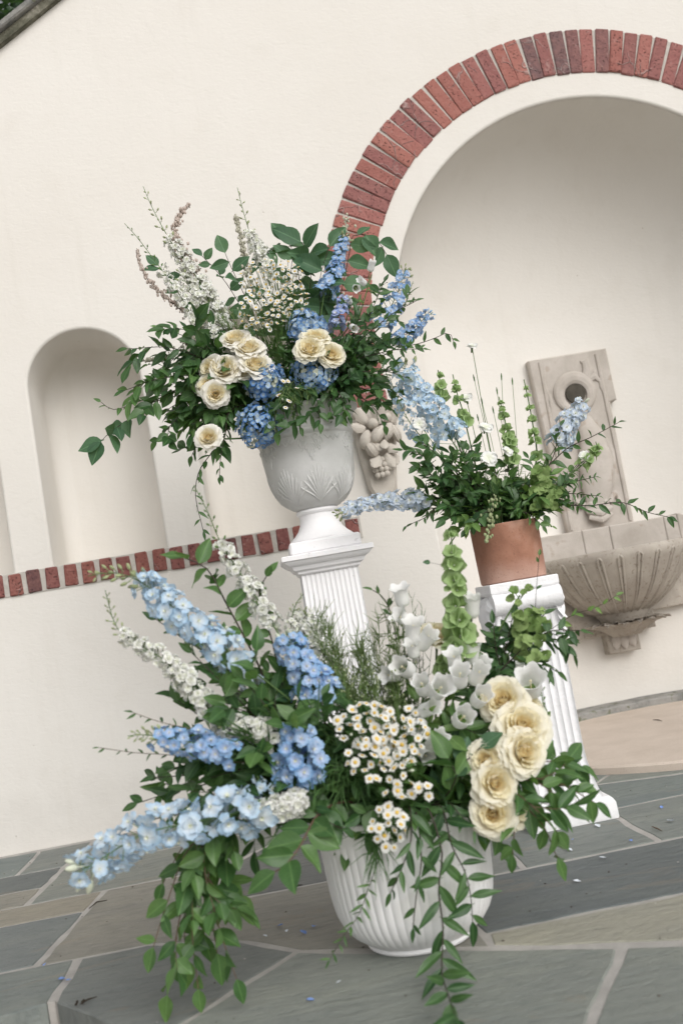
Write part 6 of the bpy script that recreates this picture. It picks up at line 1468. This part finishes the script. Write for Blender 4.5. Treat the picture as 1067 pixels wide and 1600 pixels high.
branch('foliage_branch', 'small blurred vine tip lying beside the planter foot on the left', 'vine', 'C', [(575, 1390, -2.07), (560, 1430, -2.08), (535, 1465, -2.10), (515, 1500, -2.10)], 'feather', .034, 16, None, .5, lift=.05, r=.001)

# ================================================================= FALLEN BITS
def on_ground(px, py):
    F = 1600*35/36; d = FWD+CRT*((px-533.5)/F)+CUP*((800-py)/F); return CAM+d*((0.003-CAM.z)/d.z)
def fallen(px, py, m, s_, label, grp='petals fallen on the flagstones'):
    p = on_ground(px, py); mb = MB(); v, f = petal(.34, 1, 3, 3, .7, .5, rnd.uniform(.1, .35), .03, ph=rnd.uniform(0, 6)); mb.add(v, f)
    a = rnd.uniform(0, 6); o = link('fallen_petal', mb.mesh('fallen_petal', M[m]), None, frame(p, (math.cos(a), math.sin(a), 0), (rnd.uniform(-.2, .2), rnd.uniform(-.2, .2), 1), s_))
    o['label'] = label; o['category'] = 'petal'; o['group'] = grp
for x, y, m, s_, lb in [(103, 1528, 'petal_b', .020, 'blue petal crossing the mortar joint near the step corner'), (112, 1530, 'petal_b', .014, 'short blue petal beside the one on the joint near the step corner'), (68, 1509, 'petal_b', .011, 'tiny blue petal on the joint at the far left of the patio'),
        (433, 1447, 'petal_b', .016, 'light blue petal lying left of the bright blue scrap by the planter'), (478, 1459, 'petal_b', .020, 'bright blue scrap of petal on the sandy flagstone left of the planter'), (492, 1446, 'petal_b', .018, 'blue petal touching the bright blue scrap left of the planter'), (491, 1562, 'petal_b', .015, 'lilac petal alone on the pale flagstone in front of the planter'),
        (936, 1292, 'petal_w', .022, 'white petal nearest the foot of the short column'), (893, 1329, 'petal_w', .022, 'flat white petal below the green leaves right of the planter'), (947, 1340, 'petal_w', .020, 'white petal just below the mortar joint right of the planter'), (1051, 1282, 'petal_w', .026, 'largest pale petal at the right edge of the patio'), (1033, 1263, 'petal_b', .015, 'blue petal above the largest pale petal at the right edge'), (987, 1314, 'petal_b', .013, 'small blue petal by the slanting joint right of the column'), (907, 1377, 'petal_w', .018, 'pale petal on the dark flagstone right of the planter'), (892, 1312, 'petal_b', .010, 'tiny blue petal in front of the short column'), (417, 1463, 'petal_w', .012, 'cream petal scrap on the sandy flagstone, lower of two'), (448, 1456, 'petal_w', .012, 'cream petal scrap between the blue petals left of the planter'), (526, 1536, 'petal_w', .010, 'tiny white petal on the pale flagstone in front of the planter')]:
    fallen(x, y, m, s_, lb)
for (x0, y0, x1, y1, x2, y2, lb) in [(140, 1420, 152, 1411, 168, 1407, 'dark broken twig across the joint on the left of the patio'), (126, 1570, 138, 1564, 152, 1558, 'dry stalk with a seed head near the step corner'), (460, 1388, 466, 1385, 473, 1383, 'tiny rust brown stalk behind the planter'), (1022, 1136, 1030, 1137, 1036, 1138, 'thin dark twig on the sand coloured alcove floor'), (1018, 1292, 1026, 1296, 1034, 1299, 'fine straw by the slanting joint on the right')]:
    a, b, c = on_ground(x0, y0), on_ground(x1, y1), on_ground(x2, y2)
    if 'alcove' in lb: a.z = b.z = c.z = .033
    th = thing('fallen_twig', lb, 'twig', a, 'twigs on the ground'); mb = MB(); a.z = max(a.z, .004); b.z = max(b.z, .004); c.z = max(c.z, .004); mb.tube([a, b+Vector((0, 0, .002)), c], [.0012, .0022, .0009], 5)
    if 'seed' in lb:
        for i in range(6): mb.ell(a+Vector((rnd.uniform(-.008, .008), rnd.uniform(-.008, .008), rnd.uniform(.001, .006))), (.003, .003, .003), None, 5, 3)
    mb.obj('twig', M['stem_d'] if 'straw' not in lb else M['stem_r'], th)
# crumbs of leaf litter and grit, uncountable
mb = MB()
for i in range(420):
    x, y = rnd.uniform(-1.4, 1.6), rnd.uniform(-2.6, -.06); s_ = rnd.uniform(.0008, .0026)**1.0
    if y < -1.8 and x < -.4: continue
    mb.ell((x, y, .001), (s_*rnd.uniform(.8, 2), s_, s_*.6), Matrix.Rotation(rnd.uniform(0, 3), 3, 'Z'), 5, 3, rnd.choice([0, 0, 1]))
go = mb.obj('grit', [M['bark'], M['joint']], None, True, None, 'stuff')

# ================================================================= TREE BEHIND THE WALL
rnd.seed(5)
def tree(x, y, h, r, label):
    th = thing('tree', label, 'tree', (x, y, -.2), 'trees behind the wall'); mb = MB()
    c = curve([(x, y, -.2), (x+.1, y, h*.3), (x-.05, y+.1, h*.62), (x, y, h*.95)], 14); mb.tube(c, [.20*(1-.85*i/14) for i in range(15)], 9)
    hubs = []
    for i in range(16):
        t = rnd.uniform(.35, .95); p = pt(c, t); a = rnd.uniform(0, 6.3); e = p+Vector((math.cos(a), math.sin(a), rnd.uniform(.1, .7)))*r*rnd.uniform(.5, .95)*(1.15-t*.5)
        cc = curve([p, p.lerp(e, .5)+rv(.1), e], 6); mb.tube(cc, [.06*(1-t*.6)*(1-.8*k/6) for k in range(7)], 5); hubs += [cc[3], cc[5], e]
    mb.obj('trunk', M['bark'], th)
    mb = MB()
    for hb in hubs:
        for q in range(9):
            cl_ = hb+Vector((rnd.gauss(0, 1), rnd.gauss(0, 1), rnd.gauss(0, .8)))*.32
            for k in range(16):
                p = cl_+Vector((rnd.gauss(0, 1), rnd.gauss(0, 1), rnd.gauss(0, 1)))*.13; v, f = petal(.30, 1, 2, 2, .75, .3, -.15); mb.add(v, f, frame(p, rv(1)+Vector((0, 0, -.3)), rv(.7)+Vector((0, 0, 1)), rnd.uniform(.07, .13)))
    mb.obj('crown', M['lf_tree'], th, True, None, 'stuff')
tree(-1.15, 2.4, 6.3, 1.7, 'dark green tree showing over the raking coping at the top corner of the wall')
tree(-3.0, 2.8, 5.8, 1.6, 'dark tree farther along behind the lower part of the wall')
